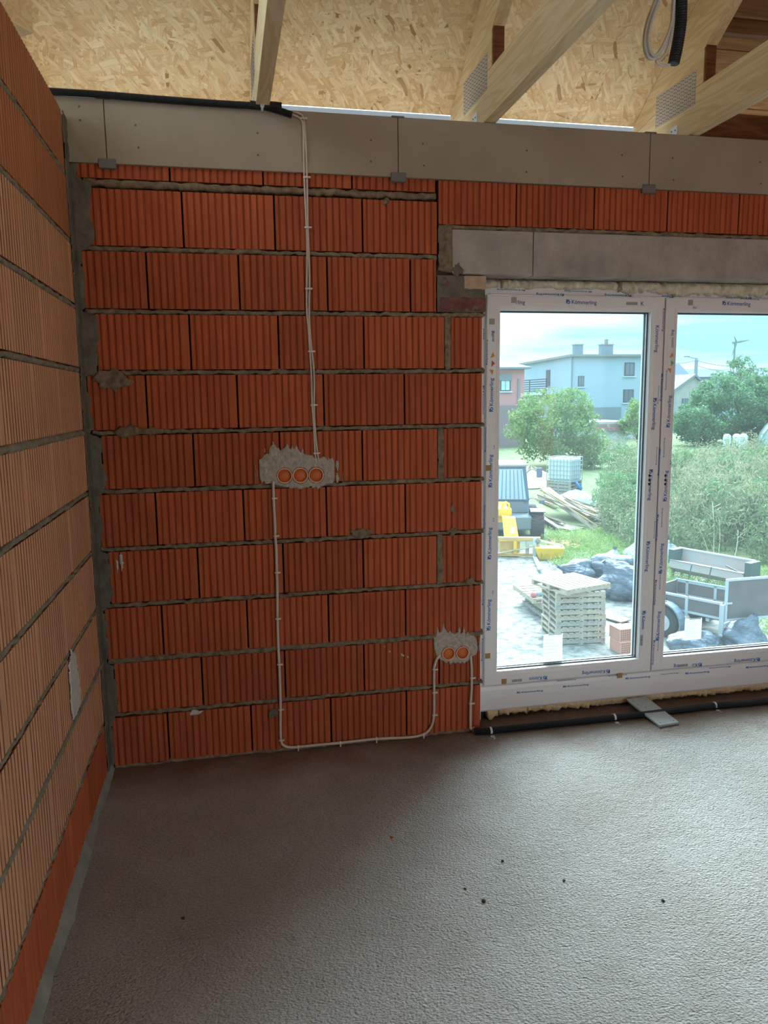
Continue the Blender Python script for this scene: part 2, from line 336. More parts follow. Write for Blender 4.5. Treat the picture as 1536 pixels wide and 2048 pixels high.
PINEX = wood_mat('pine_rafter', (0.82, 0.68, 0.42), (0.70, 0.52, 0.27), knot=(0.30, 0.14, 0.05))
BROWN = wood_mat('treated_and_shaded_timber', (0.22, 0.09, 0.035), (0.13, 0.045, 0.018), along=(1.2, 14, 14))  # treated blocking board; its brown also holds the shade of the truss wedge ends
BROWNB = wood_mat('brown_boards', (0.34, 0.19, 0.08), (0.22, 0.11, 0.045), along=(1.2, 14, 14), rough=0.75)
WHITE = mat('white_profile', (0.82, 0.79, 0.78), 0.35, spec=0.4)
RUBBER = mat('gasket', (0.10, 0.11, 0.12), 0.6)
DARKGAP = mat('shadow_gap', (0.03, 0.03, 0.03), 0.9)
BLUEINK = mat('blue_ink', (0.025, 0.12, 0.40), 0.6)
GREYINK = mat('grey_ink', (0.25, 0.25, 0.27), 0.6)
TAPE = mat('brown_tape', (0.36, 0.20, 0.08), 0.5)
TAPEG = mat('grey_tape', (0.40, 0.34, 0.32), 0.5)
ORANGEINK = mat('orange_ink', (0.75, 0.30, 0.06), 0.6); REDINK = mat('red_ink', (0.6, 0.09, 0.07), 0.6); GREENINK = mat('green_ink', (0.2, 0.5, 0.25), 0.6)
PAPER = mat('paper', (0.80, 0.82, 0.80), 0.8); NOTE = bpy.data.materials.new('thin_paper'); NOTE.use_nodes = True; _t = NOTE.node_tree; _tl = N(_t, 'ShaderNodeBsdfTranslucent'); _tl.inputs[0].default_value = (0.30, 0.325, 0.32, 1); _mi = N(_t, 'ShaderNodeMixShader'); _mi.inputs[0].default_value = 0.7; _t.nodes['Principled BSDF'].inputs['Base Color'].default_value = (0.8, 0.82, 0.8, 1); wire(_t, _t.nodes['Principled BSDF'].outputs[0], _mi.inputs[1]); wire(_t, _tl.outputs[0], _mi.inputs[2]); wire(_t, _mi.outputs[0], _t.nodes['Material Output'].inputs[0]); PAPERINK = mat('paper_ink', (0.10, 0.11, 0.12), 0.8); PAPERGREY = mat('paper_grey', (0.45, 0.5, 0.5), 0.8)
FOAM = mat('pu_foam', (0.62, 0.44, 0.22), 0.9, var=0.25, scale=40, bump=0.6, bscale=70, col2=(0.72, 0.58, 0.36))
FOAMP = mat('pu_foam_pale', (0.68, 0.60, 0.44), 0.9, var=0.2, scale=30, bump=0.6, bscale=60)
CONDUIT = mat('black_conduit', (0.018, 0.020, 0.024), 0.42, spec=0.5)
CABLE = mat('cream_cable', (0.60, 0.49, 0.41), 0.5)
CABLEW = mat('white_cable', (0.62, 0.60, 0.58), 0.5)
BOX = mat('orange_box', (0.62, 0.16, 0.04), 0.45); BOXRIM = mat('orange_box_rim', (0.80, 0.42, 0.27), 0.4)
BOARD = mat('loose_board', (0.40, 0.42, 0.41), 0.8, var=0.08, scale=6)
GLASS = glass_mat()
def screed_mat():
    m = bpy.data.materials.new('screed'); m.use_nodes = True; t = m.node_tree; b = t.nodes['Principled BSDF']; b.inputs['Roughness'].default_value = 0.92; b.inputs['Specular IOR Level'].default_value = 0.25
    co = N(t, 'ShaderNodeTexCoord')
    n = N(t, 'ShaderNodeTexNoise', ins={'Scale': 1.6, 'Detail': 6.0, 'Roughness': 0.6}); wire(t, co.outputs['Object'], n.inputs['Vector'])
    r = N(t, 'ShaderNodeValToRGB'); wire(t, n.outputs[0], r.inputs[0]); r.color_ramp.elements[0].position = 0.35; r.color_ramp.elements[1].position = 0.7
    r.color_ramp.elements[0].color = (0.47, 0.445, 0.405, 1); r.color_ramp.elements[1].color = (0.62, 0.61, 0.59, 1)
    # brick dust swept along the wall foot
    sp = N(t, 'ShaderNodeSeparateXYZ'); wire(t, co.outputs['Object'], sp.inputs[0])
    n5 = N(t, 'ShaderNodeTexNoise', ins={'Scale': 4.0, 'Detail': 4.0}); wire(t, co.outputs['Object'], n5.inputs['Vector'])
    ad = N(t, 'ShaderNodeMath', operation='MULTIPLY_ADD'); ad.inputs[1].default_value = 0.35; wire(t, n5.outputs[0], ad.inputs[0]); wire(t, sp.outputs[1], ad.inputs[2])
    mr = N(t, 'ShaderNodeMapRange', ins={1: -0.16, 2: 0.18, 3: 0.0, 4: 0.85}); wire(t, ad.outputs[0], mr.inputs[0])
    mi = N(t, 'ShaderNodeMix', data_type='RGBA'); wire(t, mr.outputs[0], mi.inputs['Factor']); wire(t, r.outputs[0], mi.inputs['A']); mi.inputs['B'].default_value = (0.25, 0.135, 0.08, 1)
    wire(t, mi.outputs['Result'], b.inputs['Base Color'])
    mp_ = N(t, 'ShaderNodeMapping'); mp_.inputs['Rotation'].default_value = (0, 0, 0.5); mp_.inputs['Scale'].default_value = (1, 1.35, 1); wire(t, co.outputs['Object'], mp_.inputs[0])
    a = N(t, 'ShaderNodeTexNoise', ins={'Scale': 105.0, 'Detail': 4.0, 'Roughness': 0.6}); wire(t, mp_.outputs[0], a.inputs['Vector'])
    g = N(t, 'ShaderNodeTexVoronoi', ins={'Scale': 120.0}); wire(t, mp_.outputs[0], g.inputs['Vector'])
    c = N(t, 'ShaderNodeTexNoise', ins={'Scale': 22.0, 'Detail': 3.0}); wire(t, mp_.outputs[0], c.inputs['Vector'])
    s1 = N(t, 'ShaderNodeMath', operation='MULTIPLY_ADD'); s1.inputs[1].default_value = -0.5; wire(t, g.outputs['Distance'], s1.inputs[0]); wire(t, a.outputs[0], s1.inputs[2])
    s_ = N(t, 'ShaderNodeMath', operation='MULTIPLY_ADD'); s_.inputs[1].default_value = 0.8; wire(t, c.outputs[0], s_.inputs[0]); wire(t, s1.outputs[0], s_.inputs[2])
    bp = N(t, 'ShaderNodeBump', ins={'Strength': 1.0, 'Distance': 0.018}); wire(t, s_.outputs[0], bp.inputs['Height']); wire(t, bp.outputs[0], b.inputs['Normal'])
    # sand grain tones, with the shade of the pits put into the colour
    gm_ = N(t, 'ShaderNodeMapRange', ins={1: 0.35, 2: 0.65, 3: 0.80, 4: 1.14}); wire(t, a.outputs[0], gm_.inputs[0])
    hs = N(t, 'ShaderNodeHueSaturation'); wire(t, mi.outputs['Result'], hs.inputs['Color']); wire(t, gm_.outputs[0], hs.inputs['Value']); wire(t, hs.outputs[0], b.inputs['Base Color'])
    return m
SCREED = screed_mat()

# ------------------------------------------------------------------ room shell
XR, YB = 4.6, -6.0          # right wall, back wall
ZW = 2.82                   # wall top
fl = MB().box(-0.25, XR + 0.25, YB - 0.25, 0.25, -0.25, 0.0).build('floor', SCREED); tag(fl, kind='structure')

# --- clay blocks: a combed face with grooves, plain bands at the ends
BCACHE = {}
def brick_mesh(L, H, m, plain_r=0.026, first=0.012):
    key = (round(L, 3), round(H, 3), m.name, plain_r)
    if key in BCACHE: return BCACHE[key]
    p = 0.0287; pr = [(0.0, 0.0015), (0.002, 0.0)]; x = first
    while x + p < L - plain_r + 0.006:
        pr += [(x, 0.0), (x+0.0022, 0.0048), (x+0.0062, 0.0048), (x+0.0105, 0.0004), (x+0.018, -0.0006)]; x += p
    if plain_r > 0.01 or L - x > 0.012: pr += [(x, 0.0), (x+0.0022, 0.0048), (x+0.0062, 0.0048), (x+0.0105, 0.0)] if L - x > 0.014 else []
    pr += [(L-0.002, 0.0), (L, 0.0015)]
    n = len(pr); D = 0.055
    v = [(a, b, 0.002) for a, b in pr] + [(a, b, H-0.002) for a, b in pr] + [(0, D, 0), (L, D, 0), (0, D, H), (L, D, H)]
    f = [(i, i+1, n+i+1, n+i) for i in range(n-1)]
    a = 2*n
    f += [tuple(range(n-1, -1, -1)) + (a, a+1), tuple(range(n, 2*n)) + (a+3, a+2), (0, n, a+2, a), (n-1, a+1, a+3, 2*n-1), (a, a+2, a+3, a+1)]
    mb = MB(); mb.add(v, f); me = mb.mesh('clay_block', m, fix=False); BCACHE[key] = me; return me

# --- front wall
WIN0, WIN1, LZ0, LZ1 = 1.738, 3.70, 2.178, 2.371
core = MB()
core.box(-0.25, WIN0 + 0.004, 0.05, 0.25, 0, ZW).box(WIN1 - 0.004, XR + 0.25, 0.05, 0.25, 0, ZW).box(WIN0, WIN1, 0.05, 0.25, LZ0 + 0.004, ZW)
wf = core.build('wall_front', MORTAR); tag(wf, kind='structure')
def zc(k): return 2.75 - 0.25 * k         # bed joint k height
def fb(x0, x1, z0, z1, m=CLAY, **kw):
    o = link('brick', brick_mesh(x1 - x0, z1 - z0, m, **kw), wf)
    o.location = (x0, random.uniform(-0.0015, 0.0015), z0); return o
G = 0.0034; BL = 0.3735; HM = 0.010
def X(px): return on(px, 1, 0)[0]
LEFT = {1: (177, 429), 2: (166, 558), 3: (193, 684), 4: (176, 814), 5: (206, 929), 6: (200, 1044), 7: (220, 1163), 8: (212, 1263), 9: (230, 1363), 10: (226, 1478)}
JO = {1: [(365, 440), (549, 446), (724.8, 454.7)], 2: [(294, 560.7), (478, 566), (654.6, 569), (820.7, 569)],
      3: [(380, 684), (557, 684), (727.6, 684)], 4: [(293, 803), (475, 803), (647.4, 800), (809, 800)],
      5: [(388, 929), (560, 925), (724.8, 920.6)], 6: [(312.5, 1038), (487.5, 1032), (653, 1023.7), (810.7, 1018)],
      7: [(397, 1157), (567, 1143), (726.8, 1143)], 8: [(325, 1263), (494.7, 1249), (657, 1234.6), (811, 1226)],
      9: [(404.5, 1363.5), (570, 1349), (728, 1335), (878, 1349)], 10: [(337, 1478), (503, 1458), (662, 1441), (813, 1421)]}
HEAD = {3: (895, 681), 5: (881, 912), 7: (879.5, 1140)}      # wide mortared head joints
ENDX = {1: 1.521, 2: 1.516}
leftx = {}
def tidy(k):
    for j, a in enumerate(JO[k]): pass
for k in range(1, 11):
    z0 = zc(k + 1) + (HM if k < 10 else 0.012); z1 = zc(k) - (HM if k > 1 else 0.016)
    xl = max(0.012, X(LEFT[k])); leftx[k] = xl
    js = [X(a) for a in JO[k]]; end = ENDX.get(k, WIN0 + random.uniform(-0.006, 0.004))
    wide = X(HEAD[k]) if k in HEAD else None
    xs = [xl] + js + ([wide] if wide else []) + [end]
    for i in range(len(xs) - 1):
        a, b = xs[i], xs[i+1]
        if wide and abs(a - wide) < 1e-6: a += 0.012
        if wide and abs(b - wide) < 1e-6: b -= 0.012
        if i > 0: a += G + 0.001
        if i < len(xs) - 2: b -= G
        if b - a > 0.03: fb(a, b, z0, z1, plain_r=0.026 if i < len(xs) - 2 else 0.006)
    if wide:
        zA, zB = z0 - 0.004, z1 + 0.004
        po = [(wide - 0.016 + 0.004*random.random(), z) for z in np.linspace(zA, zB, 9)] + [(wide + 0.014 + 0.006*random.random(), z) for z in np.linspace(zB, zA, 9)]
        patch('head_joint', po, MORTAR, wf, h=0.003, base=-0.003, rough=0.0012, edge=0.004, step=0.003)
# thin cut course under the ring beam
for a, b in zip([0.02, X((339, 347)), X((526, 354)), X((704, 366))], [X((339, 347)), X((526, 354)), X((704, 366)), 1.518]):
    fb(a + G, b - G, 2.521, 2.578)
# course above the lintel
tx = [1.526, X((1033, 410)), X((1189, 412)), X((1335.5, 420)), X((1478, 428))]; tx += [tx[-1] + BL*i for i in range(1, 4)]
for a, b in zip(tx, tx[1:]): fb(a + G, min(b - G, XR), 2.389, 2.576)
# courses to the right of the window (out of frame in the photograph)
for k in range(1, 11):
    x = WIN1 + (0.19 if k in (1, 2) else 0.0); off = 0.187 if k % 2 else 0.0; first = True
    while x < XR:
        b = min(x + (BL - off if first else BL), XR); first = False
        if b - x > 0.03: fb(x + G, b - G, zc(k+1) + HM, zc(k) - HM if k > 1 else 2.36)
        x = b
# mortar beds, squeezed out unevenly
def bed(x0, x1, z, h, name='mortar_bed', axis=1, parent=wf, proud=0.0, step=0.006, m_=None):
    n = max(6, int((x1-x0)/step)); xs = np.linspace(x0, x1, n); a = noise1(n, 5); b = noise1(n, 5); c = noise1(n, 4); d = noise1(n, 2)
    rows = []
    for t in range(6):
        u = t / 5; zz = z - h/2 - 0.002 - 0.0024*a - 0.001*d + u*(h + 0.004 + 0.0024*(a + b) + 0.001*(c + d)); bulge = math.sin(math.pi*u)
        yy = 0.0045 - bulge*(0.0035 + proud) + 0.0016*c*bulge + 0.0012*d*bulge + (0.012 if t in (0, 5) else 0)
        rows.append((zz, yy))
    m = MB(); v = []; 
    for zz, yy in rows:
        for i in range(n): v.append((xs[i], yy[i], zz[i]) if axis == 1 else (-yy[i], xs[i], zz[i]))
    f = [(r*n+i, r*n+i+1, (r+1)*n+i+1, (r+1)*n+i) for r in range(5) for i in range(n-1)]
    m.add(v, f); o = m.build(name, m_ or MORTAR, parent, smooth=True); o.modifiers.new('thickness', 'SOLIDIFY').thickness = 0.004; return o
bed(0.05, 1.518, 2.506, 0.030, proud=0.002)
for k in range(2, 11):
    x1 = 1.52 if k == 2 else WIN0 + 0.01
    bed(0.02, x1, zc(k), 2*HM, proud=0.0025 if k == 5 else 0.0)
bed(0.02, WIN0, 0.008, 0.016, proud=0.004)
bed(1.53, XR, 2.380, 0.018)
for k in range(2, 11): bed(WIN1, XR, zc(k), 2*HM, step=0.02)
# corner mortar column, toothed with the block ends
def wob(a): return a + random.uniform(-0.006, 0.010)
po = [(0.0, 0.0), (0.0, ZW - 0.24), (0.035, ZW - 0.245), (0.03, 2.53), (0.045, 2.515), (0.085, 2.505)]
for k in range(1, 11):
    x = leftx[k] + (0.012 if k in (1,) else 0.004)
    for z in np.linspace(zc(k) - 0.02, zc(k+1) + 0.02, 9): po.append((max(0.014, wob(x)), z))
    po.append((max(0.014, leftx[k] - 0.004), zc(k+1)))
patch('corner_mortar', po, CMORTAR, wf, h=0.006, base=0.0, rough=0.0012, edge=0.006, step=0.005)
# smears on the blocks
def smear(c, w, h, m=MORTAR, t=0.006, n=18, name='mortar_smear', jag=0.35, hang=0.0):
    q = on(c, 1, 0); po = []
    for i in range(n):
        a = 2*math.pi*i/n; r = 1 + random.uniform(-jag, jag)
        po.append((q[0] + w/2*math.cos(a)*r, q[2] + h/2*math.sin(a)*r))
    return patch(name, po, m, wf, h=t, rough=0.0018, edge=0.012, step=0.004)
smear((222, 762), 0.15, 0.09); smear((255, 862), 0.12, 0.05, t=0.01); smear((300, 864), 0.16, 0.034, t=0.008)
smear((722, 1066), 0.10, 0.045); smear((905, 1062), 0.06, 0.04); smear((905, 1018), 0.022, 0.06, t=0.003); smear((243, 1125), 0.018, 0.11, m=PALEPL, t=0.003, name='plaster_smear')
smear((234, 1130), 0.012, 0.09, m=PALEPL, t=0.003, name='plaster_smear'); smear((940, 1165), 0.05, 0.05); smear((772, 402), 0.03, 0.04, t=0.004)
for c in [(763, 1281), (769, 1293), (779, 1303), (803, 1309), (806, 1312), (815, 1314)]: smear(c, 0.014, 0.016, m=PALEPL, t=0.004, n=9, name='plaster_splash')
smear((545, 1425), 0.05, 0.05, m=CMORTAR, t=0.002); smear((390, 1424), 0.07, 0.03, m=PALEPL, t=0.0015, name='plaster_smear')

# --- lintel with its end mortar and the two small infill bricks
lint = MB(); lint.box(1.592, X((1067, 500)) - 0.0015, 0.0, 0.245, LZ0, LZ1, c=0.004).build('concrete_lintel', CONC, wf)
MB().box(X((1067, 500)) + 0.0015, 3.86, 0.0, 0.245, LZ0, LZ1, c=0.004).build('concrete_lintel', CONC, wf)
po = [(1.526 + random.uniform(-.003, .003), z) for z in np.linspace(2.19, 2.385, 8)] + [(1.592, 2.385), (1.592, 2.18)]
patch('mortar_fill', po, MORTAR, wf, h=0.004, base=-0.004, rough=0.002, step=0.004)
a = on((928, 551), 1, 0); b_ = on((973, 579), 1, 0)
PALEBR = mat('pale_brick', (0.47, 0.33, 0.23), 0.9, var=0.15, scale=20, bump=0.5, bscale=90); DARKBR = mat('dark_red_brick', (0.17, 0.07, 0.055), 0.9, var=0.4, scale=16, bump=0.5, bscale=60)
MB().box(a[0], 1.752, -0.002, 0.12, b_[2], 2.172, c=0.004).build('infill_brick', PALEBR, wf)
MB().box(1.532, 1.592, 0.002, 0.12, b_[2] + 0.006, 2.168, c=0.006).build('infill_brick', DARKBR, wf)
z0 = on((900, 624), 1, 0)[2]; z1 = on((900, 592), 1, 0)[2]
MB().box(1.530, 1.752, -0.001, 0.12, z0, z1, c=0.008).build('infill_brick', DARKBR, wf)
po = [(1.522, 2.012), (1.752, 2.012), (1.752, 2.172), (1.522, 2.176)]
patch('mortar_fill', po, CMORTAR, wf, h=0.003, base=-0.006, rough=0.0016, step=0.005)
smear((915, 540), 0.05, 0.06, m=CMORTAR, t=0.004)

# --- ring beam faced with cement boards, grey joint clips
jx = [on(p, 1, 0)[0] for p in [(211, 260), (795, 290), (1297, 320)]]
bx = [-0.045] + jx + [jx[-1] + 1.195, XR]
MB().box(-0.25, XR + 0.25, 0.02, 0.25, 2.58, ZW).build('ring_beam', CONC, wf)
for a, b in zip(bx, bx[1:]):
    MB().box(a + 0.0015, b - 0.0015, -0.012, 0.02, 2.576, ZW, c=0.0015).build('cement_board', CBOARD, wf)
for i, x in enumerate(jx):
    MB().box(x - 0.034, x + 0.034, -0.018, 0.0, 2.556, 2.594, c=0.003).build('joint_clip', GREYCLIP, wf)
    MB().box(x - 0.028, x + 0.028, -0.015, 0.03, ZW - 0.004, ZW + 0.004, c=0.001).build('joint_clip', GREYCLIP, wf)
SCREW = mat('screw_head', (0.13, 0.11, 0.09), 0.7)
for c in [(271, 250), (277, 295), (515, 266), (516, 310), (742, 280), (742, 323), (846, 287), (848, 331), (1054, 301), (1053, 344), (1244, 310), (1245, 353), (1345, 316), (1347, 360), (1520, 324), (1522, 367), (158, 213), (160, 240)]:
    q = on(c, 1, -0.012); MB().lathe([(0.0045, 0), (0.004, 0.0012), (0.001, 0.0014)], 8, Matrix.Translation((q[0], -0.012, q[2])) @ Matrix.Rotation(math.pi/2, 4, 'X')).build('screw_head', SCREW, wf)

# --- left wall: the same blocks, dusty, bottom course clean
wl = MB().box(-0.25, -0.05, YB - 0.25, 0.25, 0, 2.745).build('wall_left', MORTAR); tag(wl, kind='structure')
ZL = 0.0085
for k in range(0, 11):
    z0 = zc(k+1) + ZL + 0.010; z1 = zc(k) + ZL - 0.010
    if k == 0: z1 = 2.745
    if k == 10: z0 = 0.035
    y = -1.073 if k % 2 else -1.073 + 0.187
    y += 0.373 * 2; ys = []
    while y > YB: ys.append(y); y -= BL
    ye_ = -0.085 + random.uniform(-0.006, 0.006)
    ys = [ye_] + [q for q in ys if q < -0.13] + [YB]
    for a, b in zip(ys, ys[1:]):
        L = a - b - 2*0.0003
        if L < 0.03: continue
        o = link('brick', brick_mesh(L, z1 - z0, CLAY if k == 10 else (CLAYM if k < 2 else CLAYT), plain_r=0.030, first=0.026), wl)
        # local +x runs along -y (towards the room), local +y into the wall
        o.matrix_world = Matrix(((0, -1, 0, random.uniform(-0.001, 0.001)), (1, 0, 0, b + 0.0003), (0, 0, 1, z0), (0, 0, 0, 1)))
for k in range(1, 11): bed(-5.0, -0.003, zc(k) + ZL, 0.021, axis=0, parent=wl, step=0.008, proud=0.002, m_=LMORTAR)
po = [(0.0, 0.02), (0.0, 2.745)] + [(-0.095 + random.uniform(-0.007, 0.007), z) for z in np.linspace(2.745, 0.02, 60)]
patch('corner_mortar', po, CMORTAR, wl, h=0.004, base=0.0, rough=0.001, edge=0.004, step=0.006, axis=0, sgn=1)
n = 200; ys = np.linspace(-5.9, 0, n); w1 = 0.022 + 0.004*noise1(n, 8); h1 = 0.036 + 0.005*noise1(n, 6); m = MB(); v = []
for i in range(n): v += [(-0.004, ys[i], h1[i] + 0.004), (0.003, ys[i], h1[i]), (0.006 + 0.3*w1[i], ys[i], 0.016), (max(0.008, w1[i]), ys[i], -0.002)]
m.add(v, [(i*4+k, i*4+k+1, (i+1)*4+k+1, (i+1)*4+k) for i in range(n-1) for k in range(3)])
m.build('mortar_fillet', mat('grey_green_mortar', (0.27, 0.28, 0.245), 0.9, var=0.2, scale=10, bump=0.4, bscale=60), wl, smooth=True)
# pale plaster strip left on the left wall
def lp(c): q = on(c, 0, 0); return (q[1], q[2])
po = [lp(c) for c in [(137, 1296), (141, 1298), (142, 1303), (149, 1304), (152, 1330), (155, 1352), (158, 1378), (159, 1405), (153, 1425), (144, 1442), (141, 1425), (139, 1390), (136, 1350), (135, 1325), (139, 1308)]]
patch('plaster_strip', po, PALEPL, wl, h=0.006, rough=0.0012, axis=0, sgn=1, step=0.004)

# --- unseen walls behind the photographer and to the right, openings sized for fill light
wr = MB()
def wall_with_opening_x(m, x, y0, y1, oy0, oy1, oz1, zt):
    m.box(x, x + 0.25, y0, oy0, 0, zt).box(x, x + 0.25, oy1, y1, 0, zt).box(x, x + 0.25, oy0, oy1, oz1, zt)
wall_with_opening_x(wr, XR, YB, 0.05, -5.8, -4.0, 2.3, ZW); tag(wr.build('wall_right', CLAY), kind='structure')
wb = MB(); wb.box(0.0, 1.7, YB - 0.25, YB, 0, ZW).box(4.2, XR, YB - 0.25, YB, 0, ZW).box(1.7, 4.2, YB - 0.25, YB, 2.25, ZW); tag(wb.build('wall_back', CLAY), kind='structure')

# ------------------------------------------------------------------ roof deck of OSB and trusses
RZ, RT = 3.371, 0.6745        # deck underside: z = RZ - RT*y
pit = math.atan(RT); YE = 0.512
ceil_ = empty('ceiling'); tag(ceil_, kind='structure')
TX = [-0.26, 0.745, 1.735, 2.734, 3.733]      # left faces of the trusses
edges = [-0.75] + [x + 0.0275 for x in TX] + [XR + 0.6]
Ld = 4.2
for a, b in zip(edges, edges[1:]):
    if abs(a - TX[3] - 0.0275) < 1e-6:          # the last bay in view is closed with dark brown boards
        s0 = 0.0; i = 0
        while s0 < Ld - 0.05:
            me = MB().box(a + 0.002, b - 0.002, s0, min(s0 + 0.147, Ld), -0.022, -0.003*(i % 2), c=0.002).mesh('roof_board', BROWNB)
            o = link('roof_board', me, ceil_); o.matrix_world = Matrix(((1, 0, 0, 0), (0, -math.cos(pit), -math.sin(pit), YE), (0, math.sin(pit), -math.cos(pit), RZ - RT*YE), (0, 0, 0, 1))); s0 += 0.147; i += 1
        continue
    for s0, s1 in ((0, 2.1), (2.1, Ld)):
        me = MB().box(a + 0.001, b - 0.001, s0 + 0.001, s1 - 0.001, -0.018, 0, c=0.001).mesh('osb_sheet', OSB)
        o = link('osb_panel', me, ceil_)
        o.matrix_world = Matrix(((1, 0, 0, 0), (0, -math.cos(pit), -math.sin(pit), YE), (0, math.sin(pit), -math.cos(pit), RZ - RT*YE), (0, 0, 0, 1)))
m = bpy.data.materials.new('eave_foil'); m.use_nodes = True; t = m.node_tree; tl = N(t, 'ShaderNodeBsdfTranslucent'); tl.inputs[0].default_value = (0.24, 0.27, 0.295, 1)
df = N(t, 'ShaderNodeBsdfDiffuse'); df.inputs[0].default_value = (0.6, 0.62, 0.65, 1); mi = N(t, 'ShaderNodeMixShader'); mi.inputs[0].default_value = 0.4; wire(t, tl.outputs[0], mi.inputs[1]); wire(t, df.outputs[0], mi.inputs[2]); wire(t, mi.outputs[0], t.nodes['Material Output'].inputs[0])
EAVE = m
MB().box(edges[0], edges[-1], YE + 0.002, YE + 0.003, ZW - 0.12, RZ - RT*YE - 0.001).build('eave_foil', EAVE, ceil_)
# rear slope of the same roof
yr = YE - Ld*math.cos(pit); zr = RZ - RT*yr
rear = MB().box(-0.75, XR + 0.6, 0, 4.6, -0.018, 0).mesh('osb_sheet', OSB); o = link('osb_panel', rear, ceil_)
o.matrix_world = Matrix(((1, 0, 0, 0), (0, -math.cos(pit), math.sin(pit), yr), (0, -math.sin(pit), -math.cos(pit), zr), (0, 0, 0, 1)))
def roof(y): return RZ - RT*y
yq = -3.0          # ridge
def zro(y): return roof(y) if y > yr else zr + RT*(y - yr)
def gable(name, x0, x1, pts):
    n_ = len(pts); g_ = MB(); g_.add([(x0, y, z) for y, z in pts] + [(x1, y, z) for y, z in pts], [tuple(range(n_)), tuple(range(2*n_-1, n_-1, -1))] + [(i, i+n_, (i+1) % n_ + n_, (i+1) % n_) for i in range(n_)])
    tag(g_.build(name, CLAY), kind='structure')
gable('wall_gable_right', XR + 0.02, XR + 0.22, [(-6.2, ZW + 0.004), (0.2, ZW + 0.004), (0.2, roof(0.2) - 0.02), (yr, zr - 0.02), (-6.2, zro(-6.2) - 0.02)])
gable('gable_light_block_left', -0.65, -0.45, [(-6.2, ZW + 0.004), (-1.9, ZW + 0.004), (-1.9, roof(-1.9) - 0.02), (yr, zr - 0.02), (-6.2, zro(-6.2) - 0.02)])  # unseen partial gable added to block light from the open left end
def truss(xl, lab, i):
    t = empty('roof_truss', (xl, 0, ZW + 0.004)); tag(t, lab, 'roof truss', 'trusses resting on the ring beam')
    inv = Matrix.Translation((-xl, 0, -(ZW + 0.004)))
    w = 0.055; zb = ZW + 0.004; ct = zb + 0.190
    # bottom chord: heel cut at the roof slope
    yh = (RZ - zb - 0.0)/RT
    hd = 0.272; rb = lambda y: roof(y) - 0.004 - hd        # rafter underside
    yi = (RZ - 0.004 - hd - ct)/RT
    def side(poly, a=0, b=w, name='', mt=PINE):
        mm = MB(); nn = len(poly)
        v = [(xl + a, y, z) for y, z in poly] + [(xl + b, y, z) for y, z in poly]
        f = [tuple(range(nn)), tuple(range(2*nn-1, nn-1, -1))] + [(k, k+nn, (k+1) % nn + nn, (k+1) % nn) for k in range(nn)]
        mm.add(v, f, inv); return mm.build(name, mt, t)
    side([(-6.0, zb), (0.33, zb), (0.505, zb + 0.155), (yi + 0.16, ct + 0.0), (-6.0, ct)], name='bottom_chord')
    side([(0.507, roof(0.507) - 0.004), (0.507, zb + 0.158), (yi + 0.162, ct + 0.002), (-0.098, ct + 0.002), (-0.098, rb(-0.098)), (-3.0, rb(-3.0)), (-3.0, roof(-3.0) - 0.004)], name='top_chord', mt=PINEX)
    # thin block on the wedge end, the end face's shade put into its brown
    side([(-0.112, ct + 0.001), (-0.099, ct + 0.001), (-0.099, rb(-0.099)), (-0.112, rb(-0.112) - 0.001)], 0.004, w - 0.004, 'shaded_end_block', BROWN)
    # punched nail plate over the heel joint, both faces
    for a, b in ((-0.0016, 0.0), (w, w + 0.0016)):
        np_ = side(PLATE, a, b, 'nail_plate', NPL)
        th = MB()
        for r in range(22):
            for c in range(9):
                y = PY0 + (r + 0.5)/22*(PY1-PY0); z = PZ0 + (c + 0.5 + 0.25*(r % 2))/9.3*(PZ1-PZ0)
                th.box((xl + a - 0.0012) if a < 0 else xl + b, xl + a if a < 0 else xl + b + 0.0012, y - 0.0028, y + 0.0028, z - 0.0016, z + 0.0016)
        th2 = MB(); th2.add(th.v, th.f, inv); q = th2.build('punched_teeth', mat_teeth, np_); q['kind'] = 'stuff'
    # angle bracket to the beam
    br = MB().box(xl - 0.003, xl, 0.09, 0.15, zb, zb + 0.075, c=0.001).box(xl - 0.06, xl, 0.09, 0.15, zb, zb + 0.003)
    b2 = MB(); b2.add(br.v, br.f, inv); brk = b2.build('angle_bracket', BRK, t)
    for dy, dz in ((0.105, 0.055), (0.12, 0.03), (0.135, 0.058)):
        s_ = MB().lathe([(0.004, 0), (0.003, 0.002)], 8, inv @ Matrix.Translation((xl - 0.003, dy, zb + dz)) @ Matrix.Rotation(-math.pi/2, 4, 'Y')); s_.build('nail', SCREW, brk)
    return t
mat_teeth = mat('punched_slots', (0.16, 0.13, 0.11), 0.7); NPL = mat('plate_zinc', (0.56, 0.51, 0.46), 0.6, 0.2)
BRK = mat('bright_bracket', (0.62, 0.70, 0.76), 0.35, 0.6)
# plate outline measured on truss 2's side face
pp = [on(p, 0, 1.735)[1:] for p in [(975, 108), (928, 162), (928, 231), (974, 181)]]
PY0 = min(p[0] for p in pp); PY1 = max(p[0] for p in pp); PZ0 = (pp[2][1] + pp[3][1])/2; PZ1 = (pp[0][1] + pp[1][1])/2
PLATE = [(PY0, PZ0), (PY1, PZ0), (PY1, PZ1), (PY0, PZ1)]
labs = ['pine roof truss above the left brick wall, only a stub showing', 'pine roof truss above the black conduit end, seen from below', 'pine roof truss with nail plate left of the hanging cable coil', 'pine roof truss with nail plate right of the hanging cable coil',
        'pine roof truss beyond the brown blocking board, far right']
for i, x in enumerate(TX): truss(x, labs[i], i)
